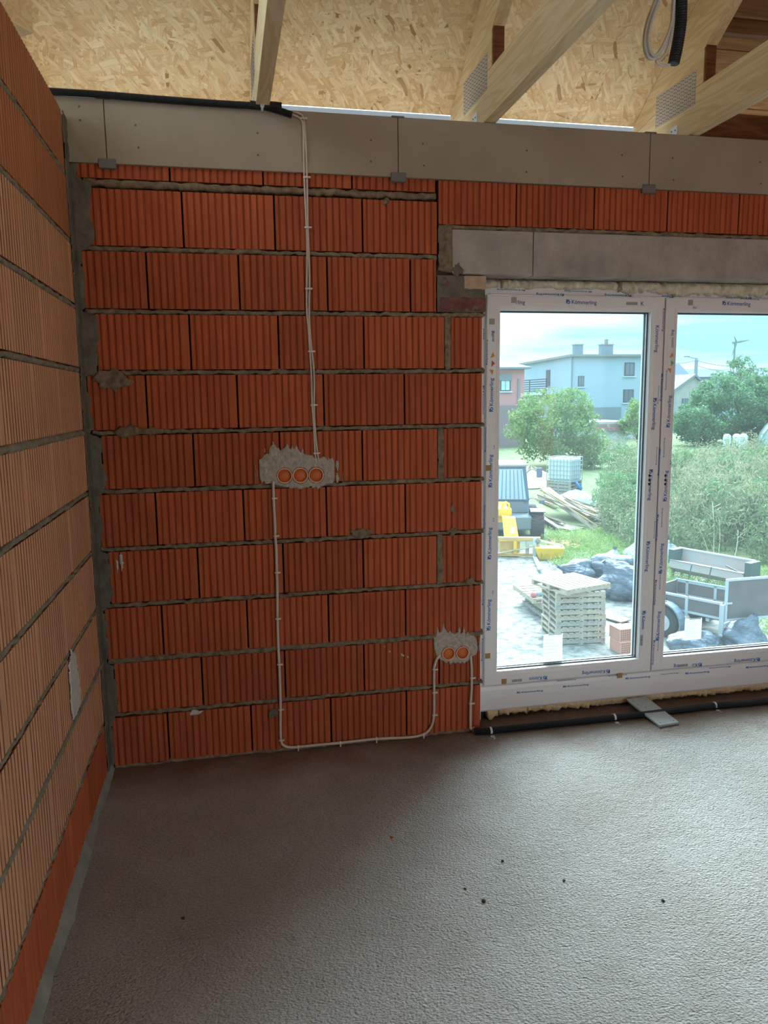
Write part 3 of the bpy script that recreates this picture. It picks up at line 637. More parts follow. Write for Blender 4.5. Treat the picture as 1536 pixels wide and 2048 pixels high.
# brown treated timbers in the last bay
blk = MB().box(TX[3] + 0.057, TX[4] - 0.002, 0.10, 0.145, ZW + 0.004, on((1536, 232), 1, 0.10)[2]).build('blocking_board', BROWN)
tag(blk, 'dark brown blocking board on the beam right of the last truss', 'board')
q = on((1490, 56), 1, 0.0)
pur = MB().box(TX[3] + 0.057, TX[4] - 0.002, -0.03, 0.03, q[2] - 0.033, q[2] + 0.033, c=0.014).build('cross_timber', wood_mat('brown_cross', (0.20, 0.10, 0.04), (0.14, 0.065, 0.025), along=(1.2, 14, 14)))
tag(pur, 'orange brown cross timber between trusses at the top right', 'timber')
# short board stub at the top left, over the gable wall
pA = on((18, 22), 2, 2.95); pB = on((53, 40), 2, 2.95)
st = MB().beam(tuple(pA + (pA - pB)*2.0), tuple(pB), 0.06, 0.10, c=0.002).build('brace_stub', PINEX); tag(st, 'short pine brace end over the left wall, top left corner', 'timber')

# ------------------------------------------------------------------ balcony door
win = empty('window_1', (WIN0, 0.13, 0)); tag(win, kind='structure'); IW = Matrix.Translation((-WIN0, -0.13, 0))
def wpart(mb, name, m, parent=win, smooth=False, fix=True):
    b = MB(); b.add(mb.v, mb.f, IW); return b.build(name, m, parent, smooth, fix)
FY, SY = 0.128, 0.105       # inner faces of outer frame and sashes
def frame_ring(m, x0, x1, z0, z1, prof):
    R_ = []
    for o, y in prof: R_.append([(x0+o, y, z0+o), (x1-o, y, z0+o), (x1-o, y, z1-o), (x0+o, y, z1-o)])
    m.loft(R_)
outer = MB(); frame_ring(outer, WIN0 + 0.006, WIN1 - 0.006, 0.045, 2.172, [(0, 0.195), (0, FY + 0.004), (0.004, FY), (0.060, FY), (0.062, FY + 0.004), (0.062, 0.195)])
wpart(outer, 'outer_frame', WHITE)
th = MB()            # deep bottom rail
prof = [(0.118, 0.046), (0.110, 0.056), (0.108, 0.120), (0.109, 0.158), (0.114, 0.176), (0.126, 0.184), (0.180, 0.184), (0.180, 0.046)]
th.loft([[(x, y, z) for y, z in prof] for x in (WIN0 + 0.008, WIN1 - 0.008)], True, True); wpart(th, 'bottom_rail', WHITE)
SPLIT = 2.719
for si, (x0, x1) in enumerate(((1.793, SPLIT - 0.003), (SPLIT + 0.003, 3.645))):
    s_ = MB(); z0, z1 = 0.186, 2.104
    frame_ring(s_, x0, x1, z0, z1, [(0.0, 0.150), (0.0, SY + 0.005), (0.002, SY + 0.001), (0.006, SY), (0.048, SY), (0.052, SY + 0.0015), (0.064, SY + 0.003), (0.069, SY + 0.008), (0.069, 0.142)])
    frame_ring(s_, x0, x1, z0, z1, [(0.069, 0.170), (0.0665, 0.172), (0.0665, 0.180), (0.071, 0.182), (0.071, 0.190), (0.0, 0.192), (0.0, 0.150)])
    sash = wpart(s_, 'sash', WHITE)
    g = MB(); frame_ring(g, x0, x1, z0, z1, [(0.066, 0.1415), (0.0745, 0.1405), (0.0745, 0.1455), (0.066, 0.1455)]); frame_ring(g, x0, x1, z0, z1, [(0.066, 0.167), (0.0745, 0.167), (0.0745, 0.171), (0.066, 0.171)])
    wpart(g, 'gasket', RUBBER, sash)
    p_ = MB().box(x0 + 0.067, x1 - 0.067, 0.1455, 0.167, z0 + 0.067, z1 - 0.067); wpart(p_, 'glass_pane', GLASS, sash)
    sp_ = MB(); frame_ring(sp_, x0, x1, z0, z1, [(0.0672, 0.1475), (0.0705, 0.1475), (0.0705, 0.1655), (0.0672, 0.1655)]); wpart(sp_, 'spacer_bar', STEEL, sash)
    if si == 0: SASH1 = sash
    else: SASH2 = sash
# dark strip inside the meeting joint
wpart(MB().box(SPLIT - 0.004, SPLIT + 0.004, SY + 0.014, 0.15, 0.187, 2.103), 'meeting_seal', RUBBER)
# white sealing strips beside the left jamb
wpart(MB().box(WIN0 - 0.002, WIN0 + 0.007, 0.02, 0.13, 0.05, 2.01), 'jamb_strip', WHITE)
# expanding foam
def foam(x0, x1, z0, z1, y0, y1, m, jag, name='foam_bead', down=True):
    n = int((x1-x0)/0.008); xs = np.linspace(x0, x1, n); a = noise1(n, 3); b = noise1(n, 5); c = noise1(n, 2)
    v = []; 
    for i in range(n):
        e = min(1, (i+1)/3, (n-i)/3); lo = z0 - jag*(0.6*a[i] + 0.5*b[i]); yy = y0 + 0.006*c[i]
        mid = (lo + z1)/2
        v += [(xs[i], y1, z1), (xs[i], yy + 0.012, z1), (xs[i], yy - 0.006*e + 0.004*a[i], mid + (z1-mid)*0.5), (xs[i], yy - 0.008*e + 0.005*b[i], mid), (xs[i], yy + 0.003*c[i], lo + (mid-lo)*0.3), (xs[i], yy + 0.014, lo), (xs[i], y1, lo)]
    m_ = MB(); m_.add(v, [(i*7+k, i*7+k+1, (i+1)*7+k+1, (i+1)*7+k) for i in range(n-1) for k in range(6)]); m_.f += [tuple(range(7))[::-1], tuple((n-1)*7+k for k in range(7))]
    return wpart(m_, name, m, smooth=True)
foam(1.757, 1.852, 2.139, 2.177, 0.108, 0.16, FOAMP, 0.004); foam(1.868, 2.46, 2.137, 2.176, 0.106, 0.16, FOAMP, 0.003)
foam(2.47, 3.66, 2.122, 2.176, 0.095, 0.16, FOAMP, 0.010)
foam(1.812, 1.872, 0.006, 0.05, 0.112, 0.18, FOAM, 0.005); foam(1.88, 2.03, 0.010, 0.05, 0.120, 0.18, FOAM, 0.005); foam(2.036, 3.66, 0.010, 0.052, 0.124, 0.18, FOAM, 0.004)
wpart(MB().box(1.752, 1.80, 0.13, 0.18, 0.012, 0.046, c=0.002), 'packer', DARKGAP)
wpart(MB().box(1.745, 3.69, 0.185, 0.24, -0.01, 0.05), 'sill_packing', MORTAR)

# --- printing on the protective film: a round-legged logo and the maker's word, as on the profiles
def text_mesh(body):
    c = bpy.data.curves.new('t', 'FONT'); c.body = body; c.size = 1.0; c.resolution_u = 3; c.offset = 0.014
    o = bpy.data.objects.new('t', c); COL.objects.link(o); dg = bpy.context.evaluated_depsgraph_get(); dg.update()
    me = bpy.data.meshes.new_from_object(o.evaluated_get(dg)); bpy.data.objects.remove(o)
    v = np.array([q.co[:] for q in me.vertices]); f = [tuple(p.vertices) for p in me.polygons]; v[:, 0] -= v[:, 0].min()
    return v, f, v[:, 0].max()
LOGO = ([], [])
def _logo():
    v = []; f = []
    def quad(*p): n = len(v); v.extend(p); f.append(tuple(range(n, n+len(p))))
    quad((0, 0, 0), (0.17, 0, 0), (0.17, 0.8, 0), (0, 0.8, 0))
    quad((0.17, 0.34, 0), (0.30, 0.36, 0), (0.56, 0.80, 0), (0.36, 0.80, 0), (0.17, 0.50, 0))
    n = len(v); K = 22                       # ring of the rounded letter
    for i in range(K):
        a = 2*math.pi*i/K; v.append((0.52 + 0.30*math.cos(a), 0.26 + 0.30*math.sin(a), 0)); v.append((0.50 + 0.14*math.cos(a), 0.25 + 0.15*math.sin(a), 0))
    for i in range(K): j = (i+1) % K; f.append((n+2*i, n+2*j, n+2*j+1, n+2*i+1))
    quad((0.66, 0.74, 0), (0.74, 0.74, 0), (0.74, 0.84, 0), (0.66, 0.84, 0)); quad((0.80, 0.70, 0), (0.88, 0.70, 0), (0.88, 0.80, 0), (0.80, 0.80, 0))
    return v, f
LOGO = _logo()
PCACHE = {}
def print_mesh(body, logo, ink=None):
    key = (body, logo)
    if key not in PCACHE:
        v, f, L = text_mesh(body) if body else (np.zeros((0, 3)), [], 0); m = MB(); x = 0
        if logo: m.add(LOGO[0], LOGO[1]); x = 1.08
        m.add([(a + x, b, c) for a, b, c in v], f); PCACHE[key] = (m.mesh('printed_word', ink or BLUEINK, fix=False), L + x)
    return PCACHE[key]
WORD = 'Kömmerling'
def lettering(c, ang, cap, body=WORD, logo=True, y=SY, parent=None, squash=1.0, name='printed_word'):
    """print whose middle sits at photo point c on the profile face y; ang: direction of reading in the wall plane"""
    me, L = print_mesh(body, logo); q = on(c, 1, y - 0.0006); sc = cap / 0.72
    a = math.radians(ang); ux, uz = math.cos(a), math.sin(a)
    rot = Matrix(((ux, -uz*squash, 0, 0), (0, 0, -1, 0), (uz, ux*squash, 0, 0), (0, 0, 0, 1)))
    mid = Vector((L/2, 0.36, 0)); o = link(name, me, parent or SASH1)
    m = Matrix.Translation(Vector(q)) @ rot @ Matrix.Diagonal((sc, sc, sc, 1)) @ Matrix.Translation(-mid)
    o.matrix_world = Matrix.Identity(4); o.matrix_local = IW @ m
    return o
h = 0.0190
# left stile of left sash, reading up
for yv in (790, 942, 1087, 1230): lettering((982.5 - (yv-790)*0.012, yv), 90, h)
lettering((984, 667), 90, h*0.8, 'ing', False)
for yv in (705, 880, 1035, 1188, 1300): lettering((974.5 - (yv-705)*0.017, yv), -90, h*0.9, squash=0.45, logo=False)
for yv in (905, 1050, 1195): lettering((988.5 - (yv-905)*0.010, yv - 10), -90, h*0.6, 'Kö', False, squash=0.5)
# outer frame, reading down
for c, b, lg in (((967.5, 668), 'erling', False), ((966, 800), WORD, True), ((963, 966), 'erling', False), ((961.5, 1090), 'Kö', False), ((960.5, 1225), WORD, True)): lettering(c, -90, h*0.85, b, lg, y=0.10, squash=0.7)
# top rail of left sash
lettering((1041, 604), -1, h, 'rling', False); lettering((1163, 604), -1, h); lettering((1285, 607), -1, h, 'K', False)
lettering((1100, 589), 180, h*0.9, squash=0.6, y=FY, logo=True, parent=win); lettering((1236, 591), 180, h*0.9, squash=0.6, y=FY, parent=win)
lettering((1022, 580), 180, h*0.9, squash=0.4, y=FY, parent=win); lettering((1156, 583), 180, h*0.9, squash=0.4, y=FY, parent=win); lettering((1312, 586), 180, h*0.8, 'Köm', True, squash=0.5, y=FY, parent=win); lettering((1335, 593), 180, h*0.9, 'Kömm', False, y=FY, parent=win); lettering((1478, 596), 180, h*0.9, y=FY, squash=0.7, parent=win)
# bottom rail of left sash
lettering((1076, 1357), 180, h, 'Kömm', True); lettering((1192, 1345), 180, h); lettering((1060, 1383), 0, h*0.9, squash=0.55, y=0.108, parent=win); lettering((1152, 1371), 0, h*0.9, squash=0.5, y=0.108, parent=win)
lettering((1276, 1355), 0, h*0.9, squash=0.55, y=0.108, parent=win); lettering((1395, 1345), 0, h*0.9, squash=0.55, y=0.108, parent=win); lettering((1515, 1333), 0, h*0.9, squash=0.55, y=0.108, parent=win)
lettering((1133, 1361), 180, h*0.8, squash=0.4, logo=False); lettering((1235, 1351), 180, h*0.8, squash=0.4, logo=False)
# right stile of left sash, reading down
lettering((1314.5, 678), -90, h, logo=False); lettering((1309, 828), -90, h); lettering((1301, 970), -90, h); lettering((1295.5, 1113), -90, h); lettering((1287.5, 1240), -90, h, 'Kömm', True)
for yv in (640, 775, 925, 1055, 1185, 1305): lettering((1327.0 - (yv-640)*0.0295, yv), -90, h*0.85, squash=0.6, logo=(yv % 2 == 1))
for yv in (790, 912, 1060): lettering((1321.5 - (yv-640)*0.0295, yv), -90, h*0.7, squash=0.4, logo=False)
# left stile of right sash, reading up
for c in ((1337.5, 823), (1331, 972), (1322, 1117), (1316, 1252)): lettering(c, 90, h, parent=SASH2)
lettering((1344, 665), 90, h*0.8, 'ling', False, parent=SASH2)
for yv in (760, 895, 1035, 1160, 1283): lettering((1328 - (yv-760)*0.030 + 4, yv), 90, h*0.75, squash=0.45, logo=False, parent=SASH2)
for yv in (925, 1075, 1200): lettering((1341.5 - (yv-925)*0.032, yv), 90, h*0.7, 'Kö', False, squash=0.6, parent=SASH2)
# top and bottom rails of right sash
lettering((1473, 607), -1, h, parent=SASH2); lettering((1500, 598), -1, h*0.8, squash=0.4, logo=False, parent=SASH2); lettering((1390, 615), -1, h*0.6, 'Kö', False, parent=SASH2)
lettering((1352, 1333), 180, h, 'ing', False, parent=SASH2); lettering((1394, 1330), 180, h, 'Kö', True, parent=SASH2); lettering((1494, 1321), 180, h, parent=SASH2); lettering((1440, 1335), 180, h*0.8, squash=0.4, parent=SASH2); lettering((1340, 1347), 0, h*0.75, squash=0.4, logo=False, parent=SASH2)
def sticker(c, w, hh, m, parent=None, y=SY, name='tape_square', rot=0.0, pts=None):
    q = on(c, 1, y - 0.0008); a = rot; P = pts or [(-w/2, -hh/2), (w/2, -hh/2), (w/2, hh/2), (-w/2, hh/2)]
    b = MB(); b.prism([(q[0] + x*math.cos(a) - z*math.sin(a), q[2] + x*math.sin(a) + z*math.cos(a)) for x, z in P], y - 0.0010, y + 0.0002); return wpart(b, name, m, parent or SASH1)
for c, mt_ in (((1028, 600), TAPEG), ((984, 643), TAPEG), ((977, 936), TAPE), ((975.5, 1312), TAPE), ((1008, 1363), TAPE), ((1240, 1351), TAPE)): sticker(c, 0.027, 0.027, mt_)
sticker((1381, 605), 0.027, 0.027, TAPEG, SASH2)
T3 = [(-0.012, -0.012), (0.010, -0.004), (0.002, 0.016)]
for c, mt_, pr, r in (((985.5, 711), ORANGEINK, SASH1, 0), ((985.5, 727), REDINK, SASH1, 0.4), ((983.5, 743), ORANGEINK, SASH1, 1.0), ((1343.5, 711), ORANGEINK, SASH2, 0), ((1344, 726), GREENINK, SASH2, 0.5), ((1339.5, 740), ORANGEINK, SASH2, 1.2)): sticker(c, 0, 0, mt_, pr, name='printed_arrow', rot=r, pts=T3)
def barcode(c, L, W2, vert, parent):
    q = on(c, 1, SY - 0.0006); b = MB(); x = -L/2
    while x < L/2:
        t = random.choice((0.0008, 0.0012, 0.002)); 
        if vert: b.box(q[0] - W2/2, q[0] + W2/2, SY - 0.0008, SY + 0.0001, q[2] + x, q[2] + x + t)
        else: b.box(q[0] + x, q[0] + x + t, SY - 0.0008, SY + 0.0001, q[2] - W2/2, q[2] + W2/2)
        x += t + random.choice((0.0009, 0.0014))
    o = wpart(b, 'printed_barcode', GREYINK, parent); o['kind'] = 'stuff'
barcode((1264, 607), 0.06, 0.014, False, SASH1); barcode((1034, 1361), 0.055, 0.014, False, SASH1); barcode((1283, 1281), 0.055, 0.014, True, SASH1); barcode((1366, 1331), 0.055, 0.014, False, SASH2); barcode((986.5, 672), 0.05, 0.010, True, SASH1); barcode((1345, 685), 0.05, 0.010, True, SASH2)
for x0_, pr in ((1299, SASH1), (1331, SASH2)):       # handle holes
    for dy in (951, 960, 968):
        q = on((x0_ - (dy - 951)*0.03, dy), 1, SY); b = MB().lathe([(0.0065, 0), (0.0055, 0.0012), (0.002, 0.0014)], 10, Matrix.Translation((q[0], SY, q[2])) @ Matrix.Rotation(math.pi/2, 4, 'X')); wpart(b, 'handle_hole', DARKGAP, pr)
# delivery notes stuck on the panes
def note(px0, px1, parent, dark):
    a = on(px0, 1, 0.168); b = on(px1, 1, 0.168); x0, x1, z1, z0 = a[0], b[0], a[2], b[2]     # stuck on the outer face of the pane
    m = MB(); m.add([(x0, 0.1678, z0), (x1, 0.1678, z0), (x1, 0.1678, z1), (x0, 0.1678, z1)], [(0, 1, 2, 3)]); o = wpart(m, 'delivery_note', NOTE, parent, fix=False)
    ln = MB(); q = lambda xa, xb, za, zb: ln.add([(xa, 0.16760, za), (xb, 0.16760, za), (xb, 0.16760, zb), (xa, 0.16760, zb)], [(0, 1, 2, 3)])
    q(x0 + 0.25*(x1-x0), x1 - 0.005, z1 - 0.006, z1 - 0.001); H = z1 - z0
    for i in range(9):
        z = z1 - 0.014 - i*(H-0.02)/9; q(x0 + 0.004, x0 + 0.004 + (x1-x0-0.008)*random.uniform(0.4, 1), z - 0.0009, z)
    l = wpart(ln, 'printed_lines', dark, o, fix=False); l['kind'] = 'stuff'
note((1087, 1269), (1124, 1331), SASH1, PAPERGREY)
note((1370, 1238), (1402, 1278), SASH2, PAPERGREY)

# ------------------------------------------------------------------ electrical first fix
def corr(path, r, pitch=0.0045, n=12, amp=0.0011):
    P = resample(path, pitch/2); return P, [r + (amp if i % 2 else -amp) for i in range(len(P))]
def clip_on(parent, q, along, r, m, name='cable_clip', out=(0, -1, 0)):
    a = Vector(along).normalized(); o_ = Vector(out); s_ = a.cross(o_).normalized()
    b = MB(); q = Vector(q)
    pts = [q + s_*(r+0.004) , q + s_*(r+0.003) + o_*(r*0.8), q + o_*(r+0.0025), q - s_*(r+0.002) + o_*(r*0.8), q - s_*(r+0.002) - o_*r*0.3]
    for p0, p1 in zip(pts, pts[1:]): b.beam(p0, p1, 0.007, 0.002, up=o_.cross(a) if False else (p1-p0).cross(a))
    b.beam(q + s_*(r+0.006) - o_*r*0.6, q + s_*(r+0.006) + o_*(r+0.003), 0.007, 0.006, up=a)
    return b.build(name, m, parent)
def wallpath(pts, off): return [Vector((on(p, 1, 0)[0], -off, on(p, 1, 0)[2])) for p in pts]
CLIPM = mat('clip_plastic', (0.72, 0.62, 0.54), 0.5)
# upper feed: two cables side by side from the conduit down to the triple box
up = empty('power_cable', tuple(on((612, 400), 1, -0.01))); tag(up, 'pair of cream cables clipped down the wall into the triple box', 'cable'); iu = Matrix.Translation(-up.location)
P1 = [(580, 228), (592, 232), (603, 240), (607, 260), (609, 310), (611, 360), (614, 456), (615.5, 500), (616, 560), (615.5, 620), (618, 660), (621, 700), (625, 750), (626, 810), (628, 850), (632, 905), (635, 925)]
offs = lambda i: 0.019 if i < 5 else 0.006
for d in (-2.6, 2.6):
    p3 = []
    for i, (a, b) in enumerate(P1):
        q = on((a + d*(0.8 + 0.3*math.sin(i*1.7)), b + (0.0 if i > 2 else -d)), 1, 0); p3.append((q[0], -offs(i) - 0.001, q[2]))
    b = MB().tube(smooth_path(p3, 8), 0.0042, 8); c = MB(); c.add(b.v, b.f, iu); c.build('cable', CABLE, up, smooth=True)
for c_, o_ in (((604, 241), 0.019), ((611.5, 356), 0.006), ((614, 456), 0.006), ((615.5, 578), 0.006), ((621, 703), 0.006), ((626, 810), 0.006), ((631, 906), 0.006)):
    q = on(c_, 1, 0); cl = clip_on(None, Vector((q[0], -o_, q[2])), (0, 0, 1), 0.009, CLIPM); cl.parent = up; cl.matrix_parent_inverse = iu
# link cable from the triple box round to the double box
def flat_cable(name, pts, lab, clips, r=(0.0058, 0.0036), off=0.009):
    t = empty(name, tuple(on(pts[len(pts)//2], 1, -off))); tag(t, lab, 'cable'); it = Matrix.Translation(-t.location)
    p3 = smooth_path(wallpath(pts, off), 8); b = MB().tube(p3, 0.0066, 8); c = MB(); c.add(b.v, b.f, it); c.build('cable', CABLE, t, smooth=True)
    for c_, al in clips:
        q = on(c_, 1, 0); cl = clip_on(None, Vector((q[0], -off, q[2])), al, 0.0068, CLIPM); cl.parent = t; cl.matrix_parent_inverse = it
V_, H_ = (0, 0, 1), (1, 0, 0)
flat_cable('power_cable', [(546, 962), (547, 1000), (549, 1040), (550, 1070), (552, 1100), (553, 1140), (554, 1180), (554.5, 1235), (556, 1290), (558, 1328), (560, 1380), (560.5, 1417), (560.5, 1450), (562, 1480), (567, 1489), (580, 1493), (596, 1492), (640, 1487.5), (680, 1484), (752, 1476), (800, 1474), (828, 1472), (850, 1465), (862, 1450), (866.5, 1428), (867, 1385), (867, 1340), (868, 1330), (872, 1318), (879, 1308)],
           'cream cable looping along the floor from triple box to double box', [((547.5, 996), V_), ((550.5, 1071), V_), ((553, 1144), V_), ((554.5, 1236), V_), ((558, 1327), V_), ((560.5, 1417), V_), ((561.5, 1478), V_), ((596, 1492), H_), ((680, 1484), H_), ((752, 1476), H_), ((846, 1468), H_), ((867, 1428), V_), ((867, 1383), V_), ((867.5, 1337), V_)])
flat_cable('power_cable', [(940, 1310), (941.5, 1330), (942, 1352), (941.5, 1380), (940, 1405), (939.5, 1440), (940, 1453), (944, 1460), (951, 1464)],
           'short cream cable from double box down into the floor conduit', [((942.5, 1354), V_), ((940.5, 1405), V_), ((941, 1454), V_)])
# sockets set in plaster
def socket_group(name, lab, cs, rpx, poly, up_poly, parent_lab):
    t = empty(name, tuple(on(cs[0], 1, 0))); tag(t, lab, 'junction box'); it = Matrix.Translation(-t.location)
    holes = []
    for c_ in cs:
        q = on(c_, 1, -0.004); r = rpx/1527.0*Vector(Vector(q) - Vector(CAM)).dot(Vector(RR[2])); holes.append((q[0], q[2], r*1.0))
        m = it @ Matrix.Translation((q[0], -0.010, q[2])) @ Matrix.Rotation(-math.pi/2, 4, 'X')
        b = MB().lathe([(r*0.92, 0.030), (r, 0.030), (r, 0.001), (r*0.985, -0.003), (r*0.86, -0.003), (r*0.85, 0.002), (r*0.845, 0.030)], 28, m, cap=False); cup = b.build('box_rim', BOXRIM, t, smooth=False)
        MB().lathe([(r*0.86, 0.030), (r*0.855, 0.012), (r*0.82, 0.008), (r*0.2, 0.0072), (0.001, 0.007)], 28, m, cap=False).build('box_lid', BOX, t, smooth=True)
    return t, holes
tb, h3 = socket_group('socket_box', 'row of three round orange boxes in a plaster patch', [(569, 951.5), (600.5, 950.5), (632, 950)], 15.5, None, None, None)
db, h2 = socket_group('socket_box', 'two round orange boxes in a small plaster patch beside the window', [(896.5, 1306.5), (924.5, 1305)], 13.8, None, None, None)
def px_poly(pts): return [(on(p, 1, 0)[0], on(p, 1, 0)[2]) for p in pts]
def zp(u, v): return (400 + u/4.267, 860 + v/4.267)
po = px_poly([zp(*p) for p in [(497, 250), (525, 240), (540, 210), (580, 200), (590, 150), (615, 120), (622, 60), (630, 110), (660, 150), (675, 150), (685, 170), (720, 150), (738, 120), (744, 35), (748, 120), (770, 165), (785, 125), (800, 160), (826, 115), (834, 155), (860, 190), (874, 122), (886, 200), (930, 210), (965, 215), (975, 235), (1005, 240), (1060, 220), (1085, 250), (1097, 220), (1110, 250), (1130, 228), (1145, 265), (1148, 330), (1150, 400), (1140, 455), (1080, 462), (1050, 480), (1020, 495), (1005, 512), (985, 490), (960, 500), (945, 480), (930, 490), (870, 500), (850, 510), (820, 495), (780, 500), (740, 490), (700, 480), (650, 470), (600, 455), (555, 465), (545, 440), (525, 450), (505, 410), (500, 330)]])
patch('plaster_patch', po, PLASTER, wf, h=0.007, rough=0.0016, edge=0.010, step=0.0028, holes=[(x, z, r*0.99) for x, z, r in h3], k=5)
patch('plaster_patch', px_poly([zp(*p) for p in [(1155, 260), (1180, 255), (1188, 300), (1180, 340), (1172, 360), (1188, 400), (1185, 450), (1165, 455), (1152, 430), (1158, 370), (1165, 350), (1154, 310)]]), PLASTER, wf, h=0.004, rough=0.0008, edge=0.005, step=0.003)
for u, v0, v1 in ((472, 290, 470), (552, 150, 200), (1216, 360, 450), (484, 330, 400), (524, 400, 470), (604, 440, 490)):
    patch('plaster_streak', px_poly([zp(u-4, v0), zp(u+3, v0+6), zp(u+5, v1-8), zp(u, v1), zp(u-5, v1-10)]), PLASTER, wf, h=0.003, rough=0.0006, edge=0.003, step=0.0022)
def zq(u, v): return (840 + u/7.875, 1220 + v/7.875)
po = px_poly([zq(*p) for p in [(205, 430), (240, 400), (258, 330), (264, 190), (276, 260), (300, 350), (330, 330), (350, 270), (372, 150), (384, 270), (420, 330), (440, 350), (470, 290), (490, 350), (540, 370), (590, 340), (608, 250), (632, 290), (640, 370), (668, 330), (680, 230), (702, 300), (712, 380), (745, 330), (770, 370), (800, 390), (850, 400), (890, 460), (905, 560), (905, 640), (880, 700), (800, 740), (770, 790), (720, 820), (690, 850), (660, 815), (620, 855), (590, 820), (550, 850), (520, 815), (470, 860), (440, 810), (400, 840), (360, 800), (300, 780), (240, 700), (215, 600)]])
patch('plaster_patch', po, PLASTER, wf, h=0.006, rough=0.0014, edge=0.008, step=0.0025, holes=[(x, z, r*0.99) for x, z, r in h2], k=5)
patch('plaster_streak', px_poly([zq(*p) for p in [(915, 600), (935, 430), (950, 430), (950, 640), (925, 650)]]), PLASTER, wf, h=0.003, rough=0.0006, edge=0.003, step=0.0022)

# black conduit along the wall head
TOPZ = ZW + 0.012
cw = empty('conduit_pipe', (0.4, -0.012, TOPZ)); tag(cw, 'black corrugated conduit lying along the top of the grey boards', 'conduit'); ic = Matrix.Translation(-cw.location)
def at_y(px, y): return Vector(on(px, 1, y))
pts = [at_y(p, y) for p, y in [((60, 178), -0.022), ((110, 183.5), -0.022), ((200, 189), -0.022), ((300, 197), -0.022), ((420, 206), -0.022), ((500, 211), -0.022), ((535, 214.5), -0.023), ((558, 221), -0.024), ((584, 230), -0.022)]]
pts[0] = pts[1] + Vector((-0.06, 0.01, 0.0))
P, rs = corr(smooth_path(pts, 20), 0.0135, amp=0.0012)
b = MB().tube(P, rs, 12); c = MB(); c.add(b.v, b.f, ic); c.build('conduit', CONDUIT, cw, smooth=False)
tp = [at_y(p, -0.026) for p in [(500, 209), (520, 211), (545, 211), (563, 213)]]
b = MB().tube(smooth_path(tp, 8), 0.0155, 12); c = MB(); c.add(b.v, b.f, ic); c.build('tape_wrap', mat('black_tape', (0.02, 0.018, 0.016), 0.6), cw, smooth=True)
def p_clip(q, parent, inv, along=(1, 0, 0), r=0.015, mm=None, out=(0, -1, 0)):
    """pressed P-clip: strap over the conduit with a nailed eye below"""
    b = MB(); q = Vector(q); a = Vector(along); o_ = Vector(out); u = a.cross(o_).normalized()
    n = 9; arc = [q + (u*math.cos(t) + o_*math.sin(t))*(r+0.002) for t in np.linspace(-0.3, math.pi+0.3, n)]
    for p0, p1 in zip(arc, arc[1:]): b.beam(p0, p1, 0.010, 0.0025, up=(p1-p0).cross(a))
    c = MB(); c.add(b.v, b.f, inv); return c.build('pipe_clip', mm or STEEL, parent)
CLIPW = mat('white_clip', (0.70, 0.70, 0.68), 0.5)
q = at_y((524, 213), -0.026); p_clip(q, cw, ic, r=0.014, mm=CLIPW)
m_ = ic @ Matrix.Translation((q.x, -0.044, q.z - 0.004)) @ Matrix.Rotation(math.pi/2, 4, 'X')
MB().lathe([(0.004, 0.0), (0.0085, 0.0), (0.0085, 0.004), (0.004, 0.004), (0.004, 0)], 14, m_, cap=False).build('clip_eye', CLIPW, cw)
# conduit along the floor
cf = empty('conduit_pipe', (2.2, -0.07, 0)); tag(cf, 'black corrugated conduit along the floor in front of the window', 'conduit'); ic = Matrix.Translation(-cf.location)
zr_ = 0.017
fp = [Vector(on(p, 2, zr_)) for p in [(948, 1463), (975, 1462), (1040, 1455), (1100, 1449), (1160, 1443), (1222, 1436), (1290, 1429), (1360, 1420), (1425, 1412), (1480, 1408), (1536, 1402)]]
fp += [fp[-1] + Vector((0.3, 0.0, 0)), fp[-1] + Vector((0.9, 0.01, 0))]
P, rs = corr(smooth_path(fp, 20), 0.0160, pitch=0.005, amp=0.0013)
b = MB().tube(P, rs, 12); c = MB(); c.add(b.v, b.f, ic); c.build('conduit', CONDUIT, cf, smooth=False)
for p_ in [(981, 1462), (1228, 1435), (1429, 1411)]:
    q = Vector(on(p_, 2, zr_)); p_clip(q, cf, ic, r=0.0165, mm=CLIPW, out=(0, 0, 1))
    m_ = ic @ Matrix.Translation((q.x, q.y - 0.030, 0.001)); MB().lathe([(0.0045, 0.0), (0.010, 0.0), (0.010, 0.003), (0.0045, 0.003), (0.0045, 0)], 12, m_, cap=False).build('clip_eye', CLIPW, cf)
    MB().lathe([(0.006, 0), (0.005, 0.003), (0.002, 0.004)], 10, ic @ Matrix.Translation((q.x + 0.002, q.y - 0.05, 0.001))).build('clip_nail', STEEL, cf)
# loose grey board resting on the conduit
A0 = Vector(on((1318, 1455), 2, 0.002)); B0 = Vector(on((1365, 1447), 2, 0.002)); 
C0 = Vector(on((1305, 1395), 2, 0.036)); D0 = Vector(on((1262, 1400), 2, 0.036))
ux = (B0 - A0).normalized(); uy = ((D0 + C0)/2 - (A0 + B0)/2); Ly = min(uy.length, 0.30); uy = uy.normalized(); nz_ = ux.cross(uy).normalized(); uy = nz_.cross(ux)
m_ = Matrix(((ux.x, uy.x, nz_.x, A0.x), (ux.y, uy.y, nz_.y, A0.y), (ux.z, uy.z, nz_.z, A0.z), (0, 0, 0, 1)))
lb = MB().box(0, 0.118, 0, Ly, 0, 0.012, c=0.0015).build('loose_board', BOARD); lb.matrix_world = m_; tag(lb, 'small grey cement board offcut leaning on the floor conduit', 'board')
for x, y in ((0.02, Ly-0.03), (0.098, Ly-0.035), (0.045, Ly*0.62), (0.02, Ly*0.75), (0.02, 0.02), (0.10, 0.02)): MB().lathe([(0.0035, 0.0121), (0.0035, 0.0125), (0.001, 0.0126)], 8, Matrix.Translation((x, y, 0))).build('screw_hole', SCREW, lb)

